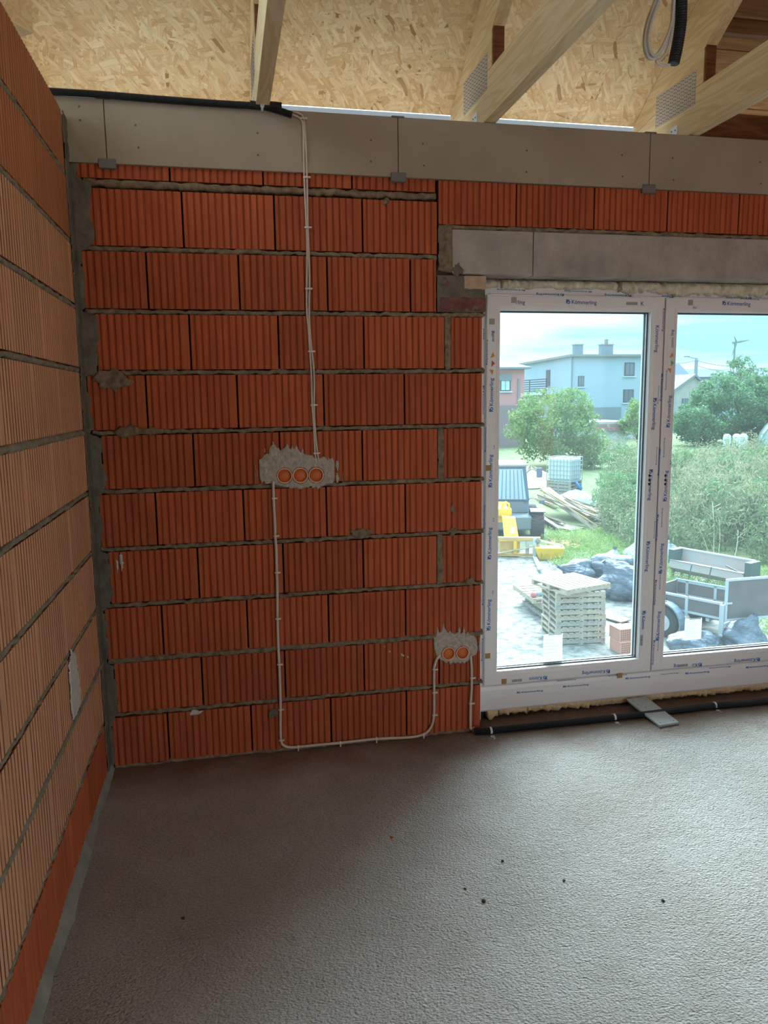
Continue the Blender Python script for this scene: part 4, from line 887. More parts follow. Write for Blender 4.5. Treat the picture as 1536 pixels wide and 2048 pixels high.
# cable coil hanging from the roof
YC = -0.85
co_ = empty('cable_coil', tuple(on((1340, 20), 1, YC))); tag(co_, 'coiled white cables and black conduit hanging from the roof, top right', 'cable'); ic = Matrix.Translation(-co_.location)
for i, (dx, dy, dyy) in enumerate([(0, 0, 0), (3.5, -3, 0.012), (7, -7, -0.010), (-2.5, 1, 0.02)]):
    pts = [(1352+dx, -160), (1330+dx, -60), (1312+dx, 0), (1296+dx, 45), (1290+dx, 80+dy*0.3), (1294+dx, 108+dy), (1305+dx*0.6, 118+dy), (1318+dx*0.3, 108+dy), (1332, 85+dy), (1342, 50), (1346+dx*0.3, 10), (1350, -50), (1356, -160)]
    b = MB().tube(smooth_path([at_y(p, YC + dyy) for p in pts], 8), 0.0047, 8); c = MB(); c.add(b.v, b.f, ic); c.build('cable', CABLEW, co_, smooth=True)
pts = [(1356, -160), (1352, -60), (1349, 0), (1344, 60), (1334, 100), (1322, 118), (1313, 122), (1318, 128), (1330, 131), (1340, 129)]
b = MB().tube(smooth_path([at_y(p, YC - 0.004) for p in pts], 8), 0.0045, 8); c = MB(); c.add(b.v, b.f, ic); c.build('cable', CABLEW, co_, smooth=True)
P, rs = corr(smooth_path([at_y(p, YC - 0.012) for p in [(1362, -170), (1364, -60), (1363, 10), (1361, 50), (1355, 90), (1347, 128)]], 12), 0.0185, pitch=0.008, amp=0.0018)
b = MB().tube(P, rs, 14); c = MB(); c.add(b.v, b.f, ic); c.build('conduit', CONDUIT, co_)
# crumbs on the screed
crm = mat('crumb', (0.05, 0.048, 0.045), 0.9); cro = mat('clay_crumb', (0.55, 0.2, 0.08), 0.9)
for i, (c_, sz, m2, lab) in enumerate([((967, 1803), 0.008, crm, 'black crumb of mortar nearest the bottom middle of the floor'), ((1005, 1723), 0.007, crm, 'small dark crumb in the middle of the screed floor'), ((1326, 1802), 0.007, crm, 'dark crumb far right on the screed floor'), ((784, 1676), 0.009, cro, 'orange brick crumb on the screed, left of middle'),
        ((1128, 1762), 0.006, crm, 'dark crumb right of middle on the screed floor'), ((930, 1778), 0.006, crm, 'pale-sided crumb just left of the black mortar crumb'), ((366, 1838), 0.007, crm, 'dark crumb at the lower left of the screed floor')]):
    q = on(c_, 2, 0); bm = bmesh.new(); bmesh.ops.create_icosphere(bm, subdivisions=1, radius=sz)
    for v in bm.verts: v.co *= random.uniform(0.7, 1.2); v.co.z *= 0.6
    me = bpy.data.meshes.new('crumb'); bm.to_mesh(me); bm.free(); me.materials.append(m2); o = link('mortar_crumb' if m2 is crm else 'brick_crumb', me); o.location = (q[0], q[1], sz*0.35); tag(o, lab, 'crumb')

# ================================================================== OUTSIDE
def ground_mat():
    m = bpy.data.materials.new('yard_ground'); m.use_nodes = True; t = m.node_tree; b = t.nodes['Principled BSDF']; b.inputs['Roughness'].default_value = 0.95; b.inputs['Specular IOR Level'].default_value = 0.1
    co = N(t, 'ShaderNodeTexCoord'); sp = N(t, 'ShaderNodeSeparateXYZ'); wire(t, co.outputs['Object'], sp.inputs[0])
    def noise(sc, det=5.0):
        n = N(t, 'ShaderNodeTexNoise', ins={'Scale': sc, 'Detail': det, 'Roughness': 0.65}); wire(t, co.outputs['Object'], n.inputs['Vector']); return n.outputs[0]
    def ramp(src, a, b_, ca, cb):
        r = N(t, 'ShaderNodeValToRGB'); wire(t, src, r.inputs[0]); e = r.color_ramp.elements; e[0].position = a; e[1].position = b_; e[0].color = (*ca, 1); e[1].color = (*cb, 1); return r.outputs[0]
    gravel = ramp(noise(5.0, 9.0), 0.36, 0.62, (0.10, 0.095, 0.085), (0.29, 0.28, 0.262))
    grass = ramp(noise(2.2, 8.0), 0.3, 0.7, (0.075, 0.128, 0.053), (0.195, 0.210, 0.112))
    a = N(t, 'ShaderNodeMath', operation='MULTIPLY_ADD'); a.inputs[1].default_value = 0.45; a.inputs[2].default_value = -12.1; wire(t, sp.outputs[0], a.inputs[0])
    c = N(t, 'ShaderNodeMath', operation='MULTIPLY_ADD'); c.inputs[1].default_value = 0.42; wire(t, sp.outputs[1], c.inputs[0]); wire(t, a.outputs[0], c.inputs[2])
    d = N(t, 'ShaderNodeMath', operation='MULTIPLY_ADD'); d.inputs[1].default_value = 4.0; wire(t, noise(0.9), d.inputs[0]); wire(t, c.outputs[0], d.inputs[2])
    mr = N(t, 'ShaderNodeMapRange', ins={1: 1.6, 2: 2.6}); wire(t, d.outputs[0], mr.inputs[0])
    mi = N(t, 'ShaderNodeMix', data_type='RGBA'); wire(t, mr.outputs[0], mi.inputs['Factor']); wire(t, gravel, mi.inputs['A']); wire(t, grass, mi.inputs['B']); wire(t, mi.outputs['Result'], b.inputs['Base Color'])
    bp = N(t, 'ShaderNodeBump', ins={'Strength': 0.8, 'Distance': 0.05}); wire(t, noise(9.0, 6.0), bp.inputs['Height']); wire(t, bp.outputs[0], b.inputs['Normal']); return m
gm = MB(); gv = []
for y in (-40, 45, 600):
    for x in (-400, 400): gv.append((x, y, GA + GB*min(y, 45)))
gm.add(gv, [(0, 1, 3, 2), (2, 3, 5, 4)]); gr = gm.build('yard_ground', ground_mat(), fix=False); tag(gr, kind='structure')

def rot_pose(pa, pb, z):          # origin at pa, local x towards pb, both on the level z
    A = on(pa, 2, z); B_ = on(pb, 2, z); return A, math.atan2(B_[1]-A[1], B_[0]-A[0]), float(np.hypot(B_[0]-A[0], B_[1]-A[1]))
# --- pallets
PALW = wood_mat('pallet_wood', (0.400, 0.344, 0.272), (0.304, 0.248, 0.184), along=(8, 3, 8), rough=0.8)
PALG = wood_mat('pallet_wood_grey', (0.345, 0.315, 0.277), (0.247, 0.217, 0.180), along=(8, 3, 8), rough=0.8)
PH = 0.118
PMESH = {}
def pallet(loc, rz, lab, Wd=1.0, D=1.0, nb=8, m=PALW, name='pallet', group=None, H=PH):
    t = empty(name, loc, rz); tag(t, lab, 'pallet', group)
    key = (Wd, D, nb, m.name, H)
    if key not in PMESH:
        bw = Wd/nb*0.74
        PMESH[key] = (MB().box(0, bw, 0, D, H-0.020, H, c=0.002).mesh('deck_board', m), MB().box(0, Wd, -0.035, 0.035, 0.018, H-0.0205, c=0.002).mesh('stringer', m), MB().box(0, 0.09, 0, D, 0.0, 0.0175).mesh('bottom_board', m), bw)
    d, s_, b, bw = PMESH[key]
    for i in range(nb):
        o = link('deck_board', d, t); o.location = (i*(Wd-bw)/(nb-1), random.uniform(-0.012, 0.012), 0)
    for y in (0.045, D/2, D-0.045): link('stringer', s_, t).location = (0, y, 0)
    for x in (0.0, Wd/2-0.045, Wd-0.09): link('bottom_board', b, t).location = (x, 0, 0)
    return t
P0, rz0, _ = rot_pose((1112, 1290), (1208, 1286), -3.25); zg = -3.255
words = ['bottom', 'second', 'third', 'fourth', 'fifth', 'sixth', 'seventh', 'eighth', 'ninth']
for i in range(9):
    pallet((P0[0] + random.uniform(-0.02, 0.02) - (0.02 if i > 6 else 0), P0[1] + random.uniform(-0.02, 0.02), zg + i*PH), rz0 + random.uniform(-0.02, 0.02), f'wooden pallet, {words[i]} from the ground in the tall pallet stack' if i else 'wooden pallet at the very bottom of the tall pallet stack', group='pallets in the tall stack', m=PALW if i % 3 else PALG)
A_, r_, L_ = rot_pose((1134, 1180), (1222, 1166), zg + 10*PH)
pallet((A_[0], A_[1], zg + 9*PH), r_, 'wooden pallet on top of the tall stack, pushed to the right', D=1.1, Wd=max(0.85, min(1.2, L_)), nb=9, group='pallets in the tall stack')
# low stack: boards run left-right, so its local x points to the viewer
for i, (lab, dx) in enumerate((('wooden pallet at the bottom of the low stack behind the tall one', 0.0), ('middle wooden pallet of the low stack behind the tall one', 0.06), ('upper wooden pallet of the low stack behind the tall one', -0.05), ('topmost wooden pallet of the low stack, sticking out to the left', -0.22))):
    Al, rl, Ll = rot_pose((1027, 1169), (1084, 1208), -2.70)
    pallet((Al[0] + dx + 0.22 , Al[1] + 0.02*i, -3.19 + i*PH), rl, lab, Wd=1.3, D=0.9, nb=6, group='pallets in the low stack', m=PALW if i % 2 else PALG)
tb_ = MB().tube([(0, 0, 0), (1.1, 0, 0)], 0.05, 12).build('blue_pipe', mat('blue_grey_pipe', (0.20, 0.30, 0.36), 0.5), smooth=True)
q = on((1085, 1156), 1, 11.6); tb_.location = (q[0] - 0.05, 11.9, -2.655); tb_.rotation_euler = (0, 0, 0.15); tag(tb_, 'blue grey plastic pipe with pink cap on the low pallets', 'pipe')
MB().tube([(-0.07, 0, 0), (0.02, 0, 0)], 0.062, 12).build('end_cap', mat('pink_cap', (0.5, 0.16, 0.15), 0.6), tb_, smooth=True)

# --- clay blocks on the ground
CB = mat('new_clay_block', (0.480, 0.216, 0.152), 0.85, var=0.08, scale=6, rand=0.05)
q0, rzb, _ = rot_pose((1240, 1310), (1209, 1292), -3.28)
def block(x, y, z, lab):
    o = empty('hollow_clay_block', (0, 0, 0)); tag(o, lab, 'brick', 'new clay blocks beside the pallets')
    body = MB().box(0, 0.25, 0, 0.373, 0, 0.238, c=0.004).build('block_body', CB, o)
    hs = MB()
    for i in range(5):
        for k in range(5): hs.box(0.03 + i*0.041, 0.055 + i*0.041, -0.0012, 0.0, 0.02 + k*0.042, 0.05 + k*0.042)
    h_ = hs.build('cell_holes', mat_hole, body); h_['kind'] = 'stuff'
    o.rotation_euler = (0, 0, rzb - math.pi/2); o.location = (q0[0] + x*math.cos(rzb - math.pi/2) - y*math.sin(rzb - math.pi/2), q0[1] + x*math.sin(rzb - math.pi/2) + y*math.cos(rzb - math.pi/2), z)
mat_hole = mat('block_hole', (0.22, 0.07, 0.05), 0.9)
zb_ = gz(9.6) + 0.002
block(0.0, 0.0, zb_, 'new pink clay block at the bottom, nearest front corner of the block pile'); block(0.26, 0.0, zb_, 'new pink clay block at the bottom behind the window mullion')
block(0.01, 0.05, zb_ + 0.24, 'new pink clay block on top of the nearest block'); block(0.27, 0.02, zb_ + 0.24, 'new pink clay block on top, behind the window mullion'); block(0.52, 0.02, zb_, 'new pink clay block at the right end of the block pile')

# --- rubbish bags
BAG = mat('grey_blue_bag', (0.085, 0.11, 0.15), 0.33, spec=0.6, bump=0.9, bscale=7, bdist=0.05, stretch=(1, 1, 2.5))
def bag(c, size, lab, seed, neck=(0.6, 0, 0.7), stretch=(1, 1, 1)):
    rs = np.random.default_rng(seed); bm = bmesh.new(); bmesh.ops.create_icosphere(bm, subdivisions=5, radius=1.0)
    nk = Vector(neck).normalized(); fr = [(Vector(rs.standard_normal(3)), rs.uniform(0, 6.28)) for _ in range(7)]
    ort = nk.orthogonal().normalized(); o2 = nk.cross(ort)
    for v in bm.verts:
        p = v.co.copy(); d = p.normalized(); r = 1.0
        for k, ph in fr: r += 0.055*math.sin(2.6*d.dot(k) + ph)
        u = d.dot(nk); a = math.atan2(d.dot(o2), d.dot(ort))
        pinch = max(0, u - 0.1); w1_ = abs(math.sin(7*a + 1.6*math.sin(3*a + seed) + 2.2*u)); r += 0.075*pinch*w1_ - 0.03; w2_ = abs(math.sin(6.5*d.x + 4*d.y*d.z + seed) * math.sin(5.5*d.z - 4*d.x*d.y + 2*seed)); r -= 0.07*(1 - w2_)**4; r += 0.02*math.sin(19*a + 7*u + seed)*(0.4 + pinch)
        r += 0.42*max(0, u - 0.90)*8 if u > 0.9 else 0
        q = d * r
        if u > 0.75: q = nk*q.dot(nk) + (q - nk*q.dot(nk))*(1 - 0.35*(u-0.75)/0.25)
        v.co = Vector((q.x*size[0]*stretch[0], q.y*size[1], max(q.z*size[2], -0.62*size[2])))
    zmin = min(v.co.z for v in bm.verts)
    for v in bm.verts: v.co.z -= zmin
    me = bpy.data.meshes.new('bag_body'); bm.to_mesh(me); bm.free(); me.materials.append(BAG); me.polygons.foreach_set('use_smooth', [True]*len(me.polygons))
    g = ground(c); t = empty('rubbish_bag', (g[0], g[1], g[2] - 0.01)); tag(t, lab, 'bag', 'filled rubbish bags in the yard'); link('bag_body', me, t)
    top = nk*1.3; pk = Vector((top.x*size[0]*stretch[0], top.y*size[1], top.z*size[2] - zmin))
    MB().lathe([(0.02, -0.06), (0.025, 0), (0.045, 0.05), (0.06, 0.09), (0.02, 0.08)], 10, Matrix.Translation(pk*0.98) @ nk.to_track_quat('Z', 'Y').to_matrix().to_4x4()).build('tied_neck', BAG, t)
bag((1158, 1153), (0.46, 0.34, 0.30), 'dark rubbish bag left of the bag heap behind the pallets', 3, (-0.9, 0, 0.3))
bag((1222, 1150), (0.62, 0.40, 0.36), 'dark rubbish bag at the back of the heap behind the pallets', 5, (0.2, 0.3, 0.8))
bag((1242, 1196), (0.50, 0.46, 0.52), 'bulging dark rubbish bag right of the tall pallet stack', 8, (-0.5, 0.2, 0.7))
bag((1385, 1306), (0.47, 0.34, 0.28), 'creased dark rubbish bag under the paper note', 11, (0.0, -0.2, 0.9))
bag((1482, 1299), (0.44, 0.32, 0.36), 'creased dark rubbish bag in front of the trailer tailgate', 14, (0.4, 0, 0.8))

# --- trailer
GALV = mat('trailer_galvanised', (0.420, 0.465, 0.480), 0.5, 0.3); PLY = mat('trailer_ply', (0.128, 0.109, 0.105), 0.6, var=0.15, scale=3); TYRE = mat('tyre', (0.038, 0.038, 0.039), 0.85)
GUARD = mat('mudguard', (0.15, 0.20, 0.25), 0.5); LAMP = mat('tail_lamp', (0.55, 0.06, 0.05), 0.3); TEAL = mat('cover_strip', (0.10, 0.42, 0.45), 0.5)
T0, rzt, _ = rot_pose((1446, 1241), (1536, 1235), -2.72)
s0 = on((1443, 1203), 2, -2.38); s1 = on((1334, 1182), 2, -2.38); rside = math.atan2(s1[1]-s0[1], s1[0]-s0[0])
rzt = rside - math.pi/2
tr_ = empty('box_trailer', (T0[0], T0[1], gz(T0[1])), rzt); tag(tr_, 'galvanised box trailer with dark panels and tall tailgate, right pane', 'trailer')
fz = -2.72 - gz(T0[1]); TW, TL, SH = 1.25, 1.65, 0.34
def rect_frame(mb, x0, x1, y0, y1, z0, z1, w, vertical_axis='x'):
    if vertical_axis == 'x':   # frame in a plane of constant x
        mb.box(x0, x1, y0, y1, z0, z0+w).box(x0, x1, y0, y1, z1-w, z1).box(x0, x1, y0, y0+w, z0+w, z1-w).box(x0, x1, y1-w, y1, z0+w, z1-w)
    else:
        mb.box(x0, x1, y0, y1, z0, z0+w).box(x0, x1, y0, y1, z1-w, z1).box(x0, x0+w, y0, y1, z0+w, z1-w).box(x1-w, x1, y0, y1, z0+w, z1-w)
for x, nm in ((0.0, 'side_frame'), (TW-0.04, 'side_frame')):
    b = MB(); rect_frame(b, x, x+0.04, 0.04, TL, fz, fz+SH, 0.045); 
    for y in (0.72, 1.35): b.box(x - (0.015 if x == 0 else 0), x+0.04 + (0.015 if x else 0), y, y+0.06, fz-0.06, fz+SH)
    b.build(nm, GALV, tr_); MB().box(x+0.012, x+0.028, 0.08, TL-0.04, fz+0.045, fz+SH-0.045).build('side_panel', PLY, tr_)
MB().box(TW-0.045, TW+0.005, 0.05, TL, fz+SH, fz+SH+0.02).build('cover_strip', TEAL, tr_)
b = MB(); rect_frame(b, 0.0, TW, -0.05, -0.01, fz-0.01, fz+0.83, 0.045, 'y'); b.build('tailgate_frame', GALV, tr_).rotation_euler = (0, 0, math.radians(-27.5))
MB().box(0.045, TW-0.045, -0.036, -0.02, fz+0.035, fz+0.785).build('tailgate_panel', PLY, tr_).rotation_euler = (0, 0, math.radians(-27.5))
MB().box(0.04, TW-0.04, TL-0.04, TL, fz, fz+SH, c=0.004).build('front_panel', PLY, tr_)
MB().box(0.04, TW-0.04, 0.0, TL-0.04, fz-0.03, fz).build('load_floor', PLY, tr_)
MB().box(-0.07, 0.0, -0.03, 0.05, fz-0.28, fz+SH-0.02, c=0.006).box(-0.10, 0.16, -0.05, 0.03, fz-0.30, fz-0.27).build('corner_post', GALV, tr_)
MB().box(-0.02, TW+0.02, -0.04, 0.02, fz-0.15, fz-0.05, c=0.005).build('rear_bar', GALV, tr_)
MB().box(0.02, 0.16, -0.075, -0.04, fz-0.27, fz-0.13, c=0.006).build('tail_lamp', LAMP, tr_)
MB().box(TW-0.16, TW-0.02, -0.075, -0.04, fz-0.27, fz-0.13, c=0.006).build('tail_lamp', LAMP, tr_)
MB().box(0.0, 0.14, -0.065, -0.05, fz+0.33, fz+0.37, c=0.003).build('latch', GALV, tr_).rotation_euler = (0, 0, math.radians(-27.5))
pl = MB().box(0.36, 0.82, -0.055, -0.045, fz-0.145, fz-0.04, c=0.002).build('number_plate', mat('plate_white', (0.7, 0.7, 0.68), 0.5), tr_)
MB().box(0.28, 0.33, -0.06, -0.045, fz-0.14, fz-0.07, c=0.004).build('reflector', LAMP, tr_)
pv, pf, plen = text_mesh('PO K9V3P'); kk = 0.085/0.72; b = MB(); b.add([(0.38 + x*0.42/plen, -0.0556, fz - 0.125 + y*kk) for x, y, z in pv], pf); b.build('plate_letters', GREYINK, pl, fix=False)
m_ = Matrix.Translation((-0.16, 1.15, 0.33)) @ Matrix.Rotation(math.pi/2, 4, 'Y')
wh = MB().lathe([(0.19, -0.08), (0.28, -0.09), (0.325, -0.06), (0.33, 0), (0.325, 0.06), (0.28, 0.09), (0.19, 0.08)], 26, m_).build('wheel', TYRE, tr_, smooth=True)
MB().lathe([(0.02, -0.09), (0.10, -0.095), (0.17, -0.075), (0.185, -0.088)], 20, m_, cap=True).build('wheel_rim', GALV, wh)
b = MB(); K = 12; v = []
for i in range(K+1):
    a = math.pi*(-0.08 + 1.16*i/K)
    for x, rr in ((-0.27, 0.40), (-0.05, 0.40), (-0.05, 0.43), (-0.27, 0.43)): v.append((x, 1.15 + rr*math.cos(a), 0.33 + rr*math.sin(a)))
b.add(v, [(i*4+k, i*4+(k+1) % 4, (i+1)*4+(k+1) % 4, (i+1)*4+k) for i in range(K) for k in range(4)] + [(0, 3, 2, 1), tuple(K*4+k for k in range(4))]); b.build('mudguard', GUARD, tr_)
MB().beam((TW/2, TL, fz-0.08), (TW/2, TL+0.3, fz-0.10), 0.07, 0.07).build('drawbar', GALV, tr_); MB().tube([(TW/2, TL+0.22, fz-0.1), (TW/2, TL+0.22, 0.0)], 0.025, 10).lathe([(0.08, 0), (0.08, 0.1)], 12, Matrix.Translation((TW/2, TL+0.22, 0))).build('jockey_wheel', TYRE, tr_)
MB().box(0.05, TW-0.05, 0.3, 0.37, fz-0.1, fz-0.03).box(-0.1, TW+0.1, 1.11, 1.19, 0.29, 0.37).build('chassis_beam', GALV, tr_)
b = MB().lathe([(0.19, -0.08), (0.28, -0.09), (0.325, -0.06), (0.33, 0), (0.325, 0.06), (0.28, 0.09), (0.19, 0.08)], 26, Matrix.Translation((TW+0.16, 1.15, 0.33)) @ Matrix.Rotation(math.pi/2, 4, 'Y')).build('wheel', TYRE, tr_, smooth=True)

# --- steel trough standing behind the trailer
TRG = mat('trough_steel', (0.312, 0.300, 0.288), 0.55, 0.2, var=0.15, scale=4, col2=(0.360, 0.264, 0.228)); TRD = mat('trough_dark', (0.07, 0.10, 0.095), 0.6)
q0_, rq, Lq = rot_pose((1340, 1118), (1488, 1146), -2.62)
tg = empty('steel_trough', (q0_[0], q0_[1], gz(q0_[1])), rq); tag(tg, 'long open steel trough with dark end cap behind the trailer', 'trough')
hz = -2.62 - gz(q0_[1]); Lq = min(Lq, 2.6)
MB().loft([[(x, 0.0, hz), (x, 0.03, hz-0.02), (x, 0.34, hz-0.06), (x, 0.40, hz+0.24), (x, 0.415, hz+0.24), (x, 0.36, hz-0.09), (x, 0.02, hz-0.06), (x, -0.02, hz-0.01)] for x in (0, Lq)], True, True).build('tray', TRG, tg)
MB().loft([[(x, 0.005, hz), (x, -0.06, hz-0.2), (x, 0.12, hz-0.34), (x, 0.14, hz-0.34), (x, 0.03, hz-0.03)] for x in (0, Lq)], True, True).build('front_skirt', TRG, tg)
MB().box(-0.03, Lq+0.03, 0.38, 0.44, hz+0.22, hz+0.27, c=0.01).build('top_rail', GALV, tg)
for x in (-0.06, Lq): MB().prism([(0, 0), (0, 0), (0, 0)], 0, 0) if False else MB().box(x, x+0.16 if x else x+0.07, 0.0, 0.44, hz-0.12, hz+0.26, c=0.01).build('end_cap', TRD, tg)
for x in (0.12, Lq-0.12):
    for y in (0.05, 0.35): MB().beam((x, y + (0.02 if y > 0.2 else -0.1), 0), (x, y, hz-0.05), 0.05, 0.05, up=(1, 0, 0)).build('leg', TRD, tg)
MB().beam((Lq*0.74, 0.1, hz+0.07), (Lq+0.0, 0.0, hz-0.04), 0.03, 0.03).build('tie_bar', TRD, tg)
for p_, lab in (((1369, 1157), 'left of two thin rods'), ((1408, 1162), 'right of two thin rods')):
    g = ground((p_[0], p_[1] + 34)); o = MB().tube([(0, 0, 0), (0.16, 0, 0.75)], 0.015, 6).build('steel_rod', TRD); o.location = (g[0], g[1], g[2]); tag(o, f'dark {lab} propped between trailer and trough', 'rod')

# --- sheet-draped heap behind the mullion
def heap(name, c, rx, ry, hh, m, lab, cat, seed=0, sharp=0.8, n=40):
    rs = np.random.default_rng(seed); g = ground(c); v = []; f = []
    for i in range(9):
        for k in range(n):
            a = 2*math.pi*k/n; t = i/8; r = t**sharp
            w = 1 + 0.10*math.sin(5*a + seed) + 0.06*math.sin(11*a + 2*i)
            v.append((rx*r*w*math.cos(a), ry*r*w*math.sin(a), hh*(1-t)*(1 + 0.08*math.sin(7*a)) - 0.02))
    f = [(i*n+k, i*n+(k+1) % n, (i+1)*n+(k+1) % n, (i+1)*n+k) for i in range(8) for k in range(n)]
    mb = MB(); mb.add(v, f); o = mb.build(name, m, smooth=True); o.location = g; tag(o, lab, cat); return o
heap('draped_heap', (1305, 1112), 0.95, 0.7, 0.85, mat('grey_sheet', (0.25, 0.30, 0.36), 0.5, bump=0.3, bscale=6, bdist=0.03), 'grey plastic sheet over a heap, behind the window mullion', 'sheet', 2, 0.9)
heap('draped_heap', (1150, 1006), 1.1, 0.6, 0.55, mat('pale_blue_sheet', (0.42, 0.52, 0.55), 0.5, bump=0.3, bscale=6, bdist=0.03), 'pale blue sheet crumpled in front of the water tank', 'sheet', 6, 0.7)
heap('sand_heap', (1060, 968), 1.9, 1.5, 0.9, mat('sand', (0.30, 0.24, 0.17), 0.95, var=0.12, scale=5, bump=0.5, bscale=12), 'beige sand heap left of the water tank', 'heap', 4, 1.0)

# --- water tank on pallets
rzi = math.radians(-56); IB = ground((1140, 991)) - np.array([1.2*math.cos(rzi), 1.2*math.sin(rzi), 0])
for i in range(4):
    pallet((IB[0], IB[1], IB[2] + i*0.145), rzi, f'grey pallet, {["lowest", "second", "third", "topmost"][i]} under the white water tank', Wd=1.2, D=1.0, nb=7, m=PALG, group='pallets under the water tank', H=0.144)
tk = empty('water_tank', (IB[0], IB[1], IB[2] + 0.582), rzi); tag(tk, 'white plastic water tank in a wire cage on grey pallets', 'tank')
MB().box(0.03, 1.17, 0.03, 0.97, 0.06, 1.02, c=0.06).build('tank_body', mat('tank_white', (0.50, 0.56, 0.58), 0.4), tk, smooth=False)
MB().lathe([(0.11, 0), (0.11, 0.04), (0.09, 0.05)], 16, Matrix.Translation((0.6, 0.5, 1.02))).build('tank_lid', mat('lid', (0.25, 0.3, 0.33), 0.5), tk)
b = MB()
for i in range(8):
    x = 0.01 + i*1.18/7
    b.box(x-0.009, x+0.009, -0.009, 0.009, 0.02, 1.06); b.box(x-0.009, x+0.009, 0.991, 1.009, 0.02, 1.06)
for i in range(7):
    y = 0.005 + i*0.99/6
    b.box(-0.009, 0.009, y-0.009, y+0.009, 0.02, 1.06); b.box(1.191, 1.209, y-0.009, y+0.009, 0.02, 1.06)
for z in (0.08, 0.28, 0.48, 0.68, 0.88, 1.05):
    b.box(-0.012, 1.212, -0.012, 0.006, z-0.01, z+0.01).box(-0.012, 1.212, 0.994, 1.012, z-0.01, z+0.01).box(-0.012, 0.006, 0, 1, z-0.01, z+0.01).box(1.194, 1.212, 0, 1, z-0.01, z+0.01)
cg = b.build('wire_cage', mat('cage_grey', (0.33, 0.38, 0.40), 0.5, 0.4), tk); MB().box(0, 1.2, 0, 1.0, 0, 0.05, c=0.006).build('base_tray', GALV, tk)
q = on((1146, 958), 1, IB[1] - 0.6); q2 = on((1163, 979), 1, IB[1] - 0.9)
bp_ = MB().tube([tuple(q - q), tuple(q2 - q)], 0.075, 12).build('blue_pipe', mat('bright_blue', (0.04, 0.20, 0.48), 0.5), smooth=True); bp_.location = q; tag(bp_, 'bright blue pipe leaning on the pallets under the water tank', 'pipe')

# --- timber heap
PL = [wood_mat('plank_pale', (0.300, 0.264, 0.210), (0.228, 0.186, 0.138), along=(6, 1, 6), rough=0.8), wood_mat('plank_grey', (0.270, 0.234, 0.192), (0.186, 0.156, 0.120), along=(6, 1, 6), rough=0.8), wood_mat('plank_yellow', (0.372, 0.288, 0.168), (0.288, 0.204, 0.102), along=(6, 1, 6), rough=0.8)]
rp = np.random.default_rng(21)
bund = [((1086, 986), (1186, 1050), 20, 11, 'main bundle', 0.75), ((1126, 998), (1211, 1046), 10, 8, 'right bundle', 0.5), ((1076, 1031), (1124, 1060), 6, 6, 'low left pile', 0.25), ((1152, 1010), (1232, 1032), 4, 6, 'far right pile', 0.35), ((1078, 1012), (1118, 1018), 4, 6, 'crosswise pile', 0.4)]
for pa_, pb_, cnt, jt, bn, zup in bund:
    for i in range(cnt):
        ja = rp.uniform(-jt, jt, 2); jb = rp.uniform(-jt, jt, 2)*1.3; e = ground((pb_[0]+jb[0], pb_[1]+jb[1])) + np.array([0, 0, 0.05 + 0.10*(i % 4)])
        st_ = on((pa_[0]+ja[0], pa_[1]+ja[1]), 1, e[1] + rp.uniform(1.4, 2.2)); st_[2] = max(st_[2], gz(st_[1]) + 0.08)
        d_ = Vector(e - st_); L = d_.length; w = float(rp.choice([0.10, 0.14, 0.18])); k_ = int(rp.integers(0, 3))
        o = MB().box(-w/2, w/2, -L/2, L/2, -0.02, 0.02, c=0.002).build('timber_plank', PL[k_]); o.location = (st_ + e)/2; o.rotation_euler = (d_.to_track_quat('Y', 'Z') @ __import__('mathutils').Quaternion((0, 1, 0), float(rp.uniform(-0.35, 0.35)))).to_euler()
        nm = ['pale', 'grey', 'yellowish'][k_]; wd_ = {0.10: 'narrow', 0.14: 'medium', 0.18: 'wide'}[w]
        tag(o, f'{nm} {wd_} plank in the {bn} of the timber heap', 'plank', f'{nm} {wd_} planks in the {bn}')
o = MB().box(-0.45, 0.45, -0.35, 0.35, 0, 0.02).build('timber_sheet', PL[0]); g = ground((1138, 1058)); o.location = (g[0], g[1], g[2] + 0.05); o.rotation_euler = (0.08, 0.04, 0.6); tag(o, 'pale square board lying in front of the timber heap', 'board')
o = MB().box(-0.16, 0.16, -0.45, 0.45, 0, 0.025).build('timber_sheet', PL[0]); g = ground((1218, 1236)); o.location = (g[0], g[1], g[2] + 0.02); o.rotation_euler = (0, 0, 0.4); tag(o, 'pale board on the ground between pallets and clay blocks', 'board')
for i, (p0, p1) in enumerate((((1206, 1038), (1213, 1068)), ((1222, 1034), (1206, 1050)), ((1215, 1036), (1232, 1062)))):
    a = ground(p1); bq = np.array([a[0] + (p0[0]-p1[0])/57, a[1] + 0.1, a[2] + 0.55]); o = MB().beam((0, 0, 0), tuple(bq - a), 0.09, 0.03, up=(0, 1, 0)).build('timber_plank', PL[1]); o.location = a; tag(o, ['grey plank of the broken trestle leaning left', 'grey plank of the broken trestle leaning inward', 'grey plank of the broken trestle leaning right'][i], 'plank')
# brick rubble
b = MB(); rr_ = np.random.default_rng(3)
for i in range(90):
    g = ground((1100 + 58*rr_.random(), 1082 + 16*rr_.random())); s_ = rr_.uniform(0.04, 0.12)
    b.box(-s_, s_, -s_*0.6, s_*0.6, 0, s_*0.8, Matrix.Translation(g) @ Matrix.Rotation(rr_.uniform(0, 6), 4, 'Z') @ Matrix.Rotation(rr_.uniform(-0.4, 0.4), 4, 'X'))
o = b.build('brick_rubble', mat('rubble', (0.45, 0.20, 0.14), 0.9, var=0.3, scale=3)); tag(o, 'scattered pink brick rubble in front of the timber heap', 'rubble', kind='stuff')

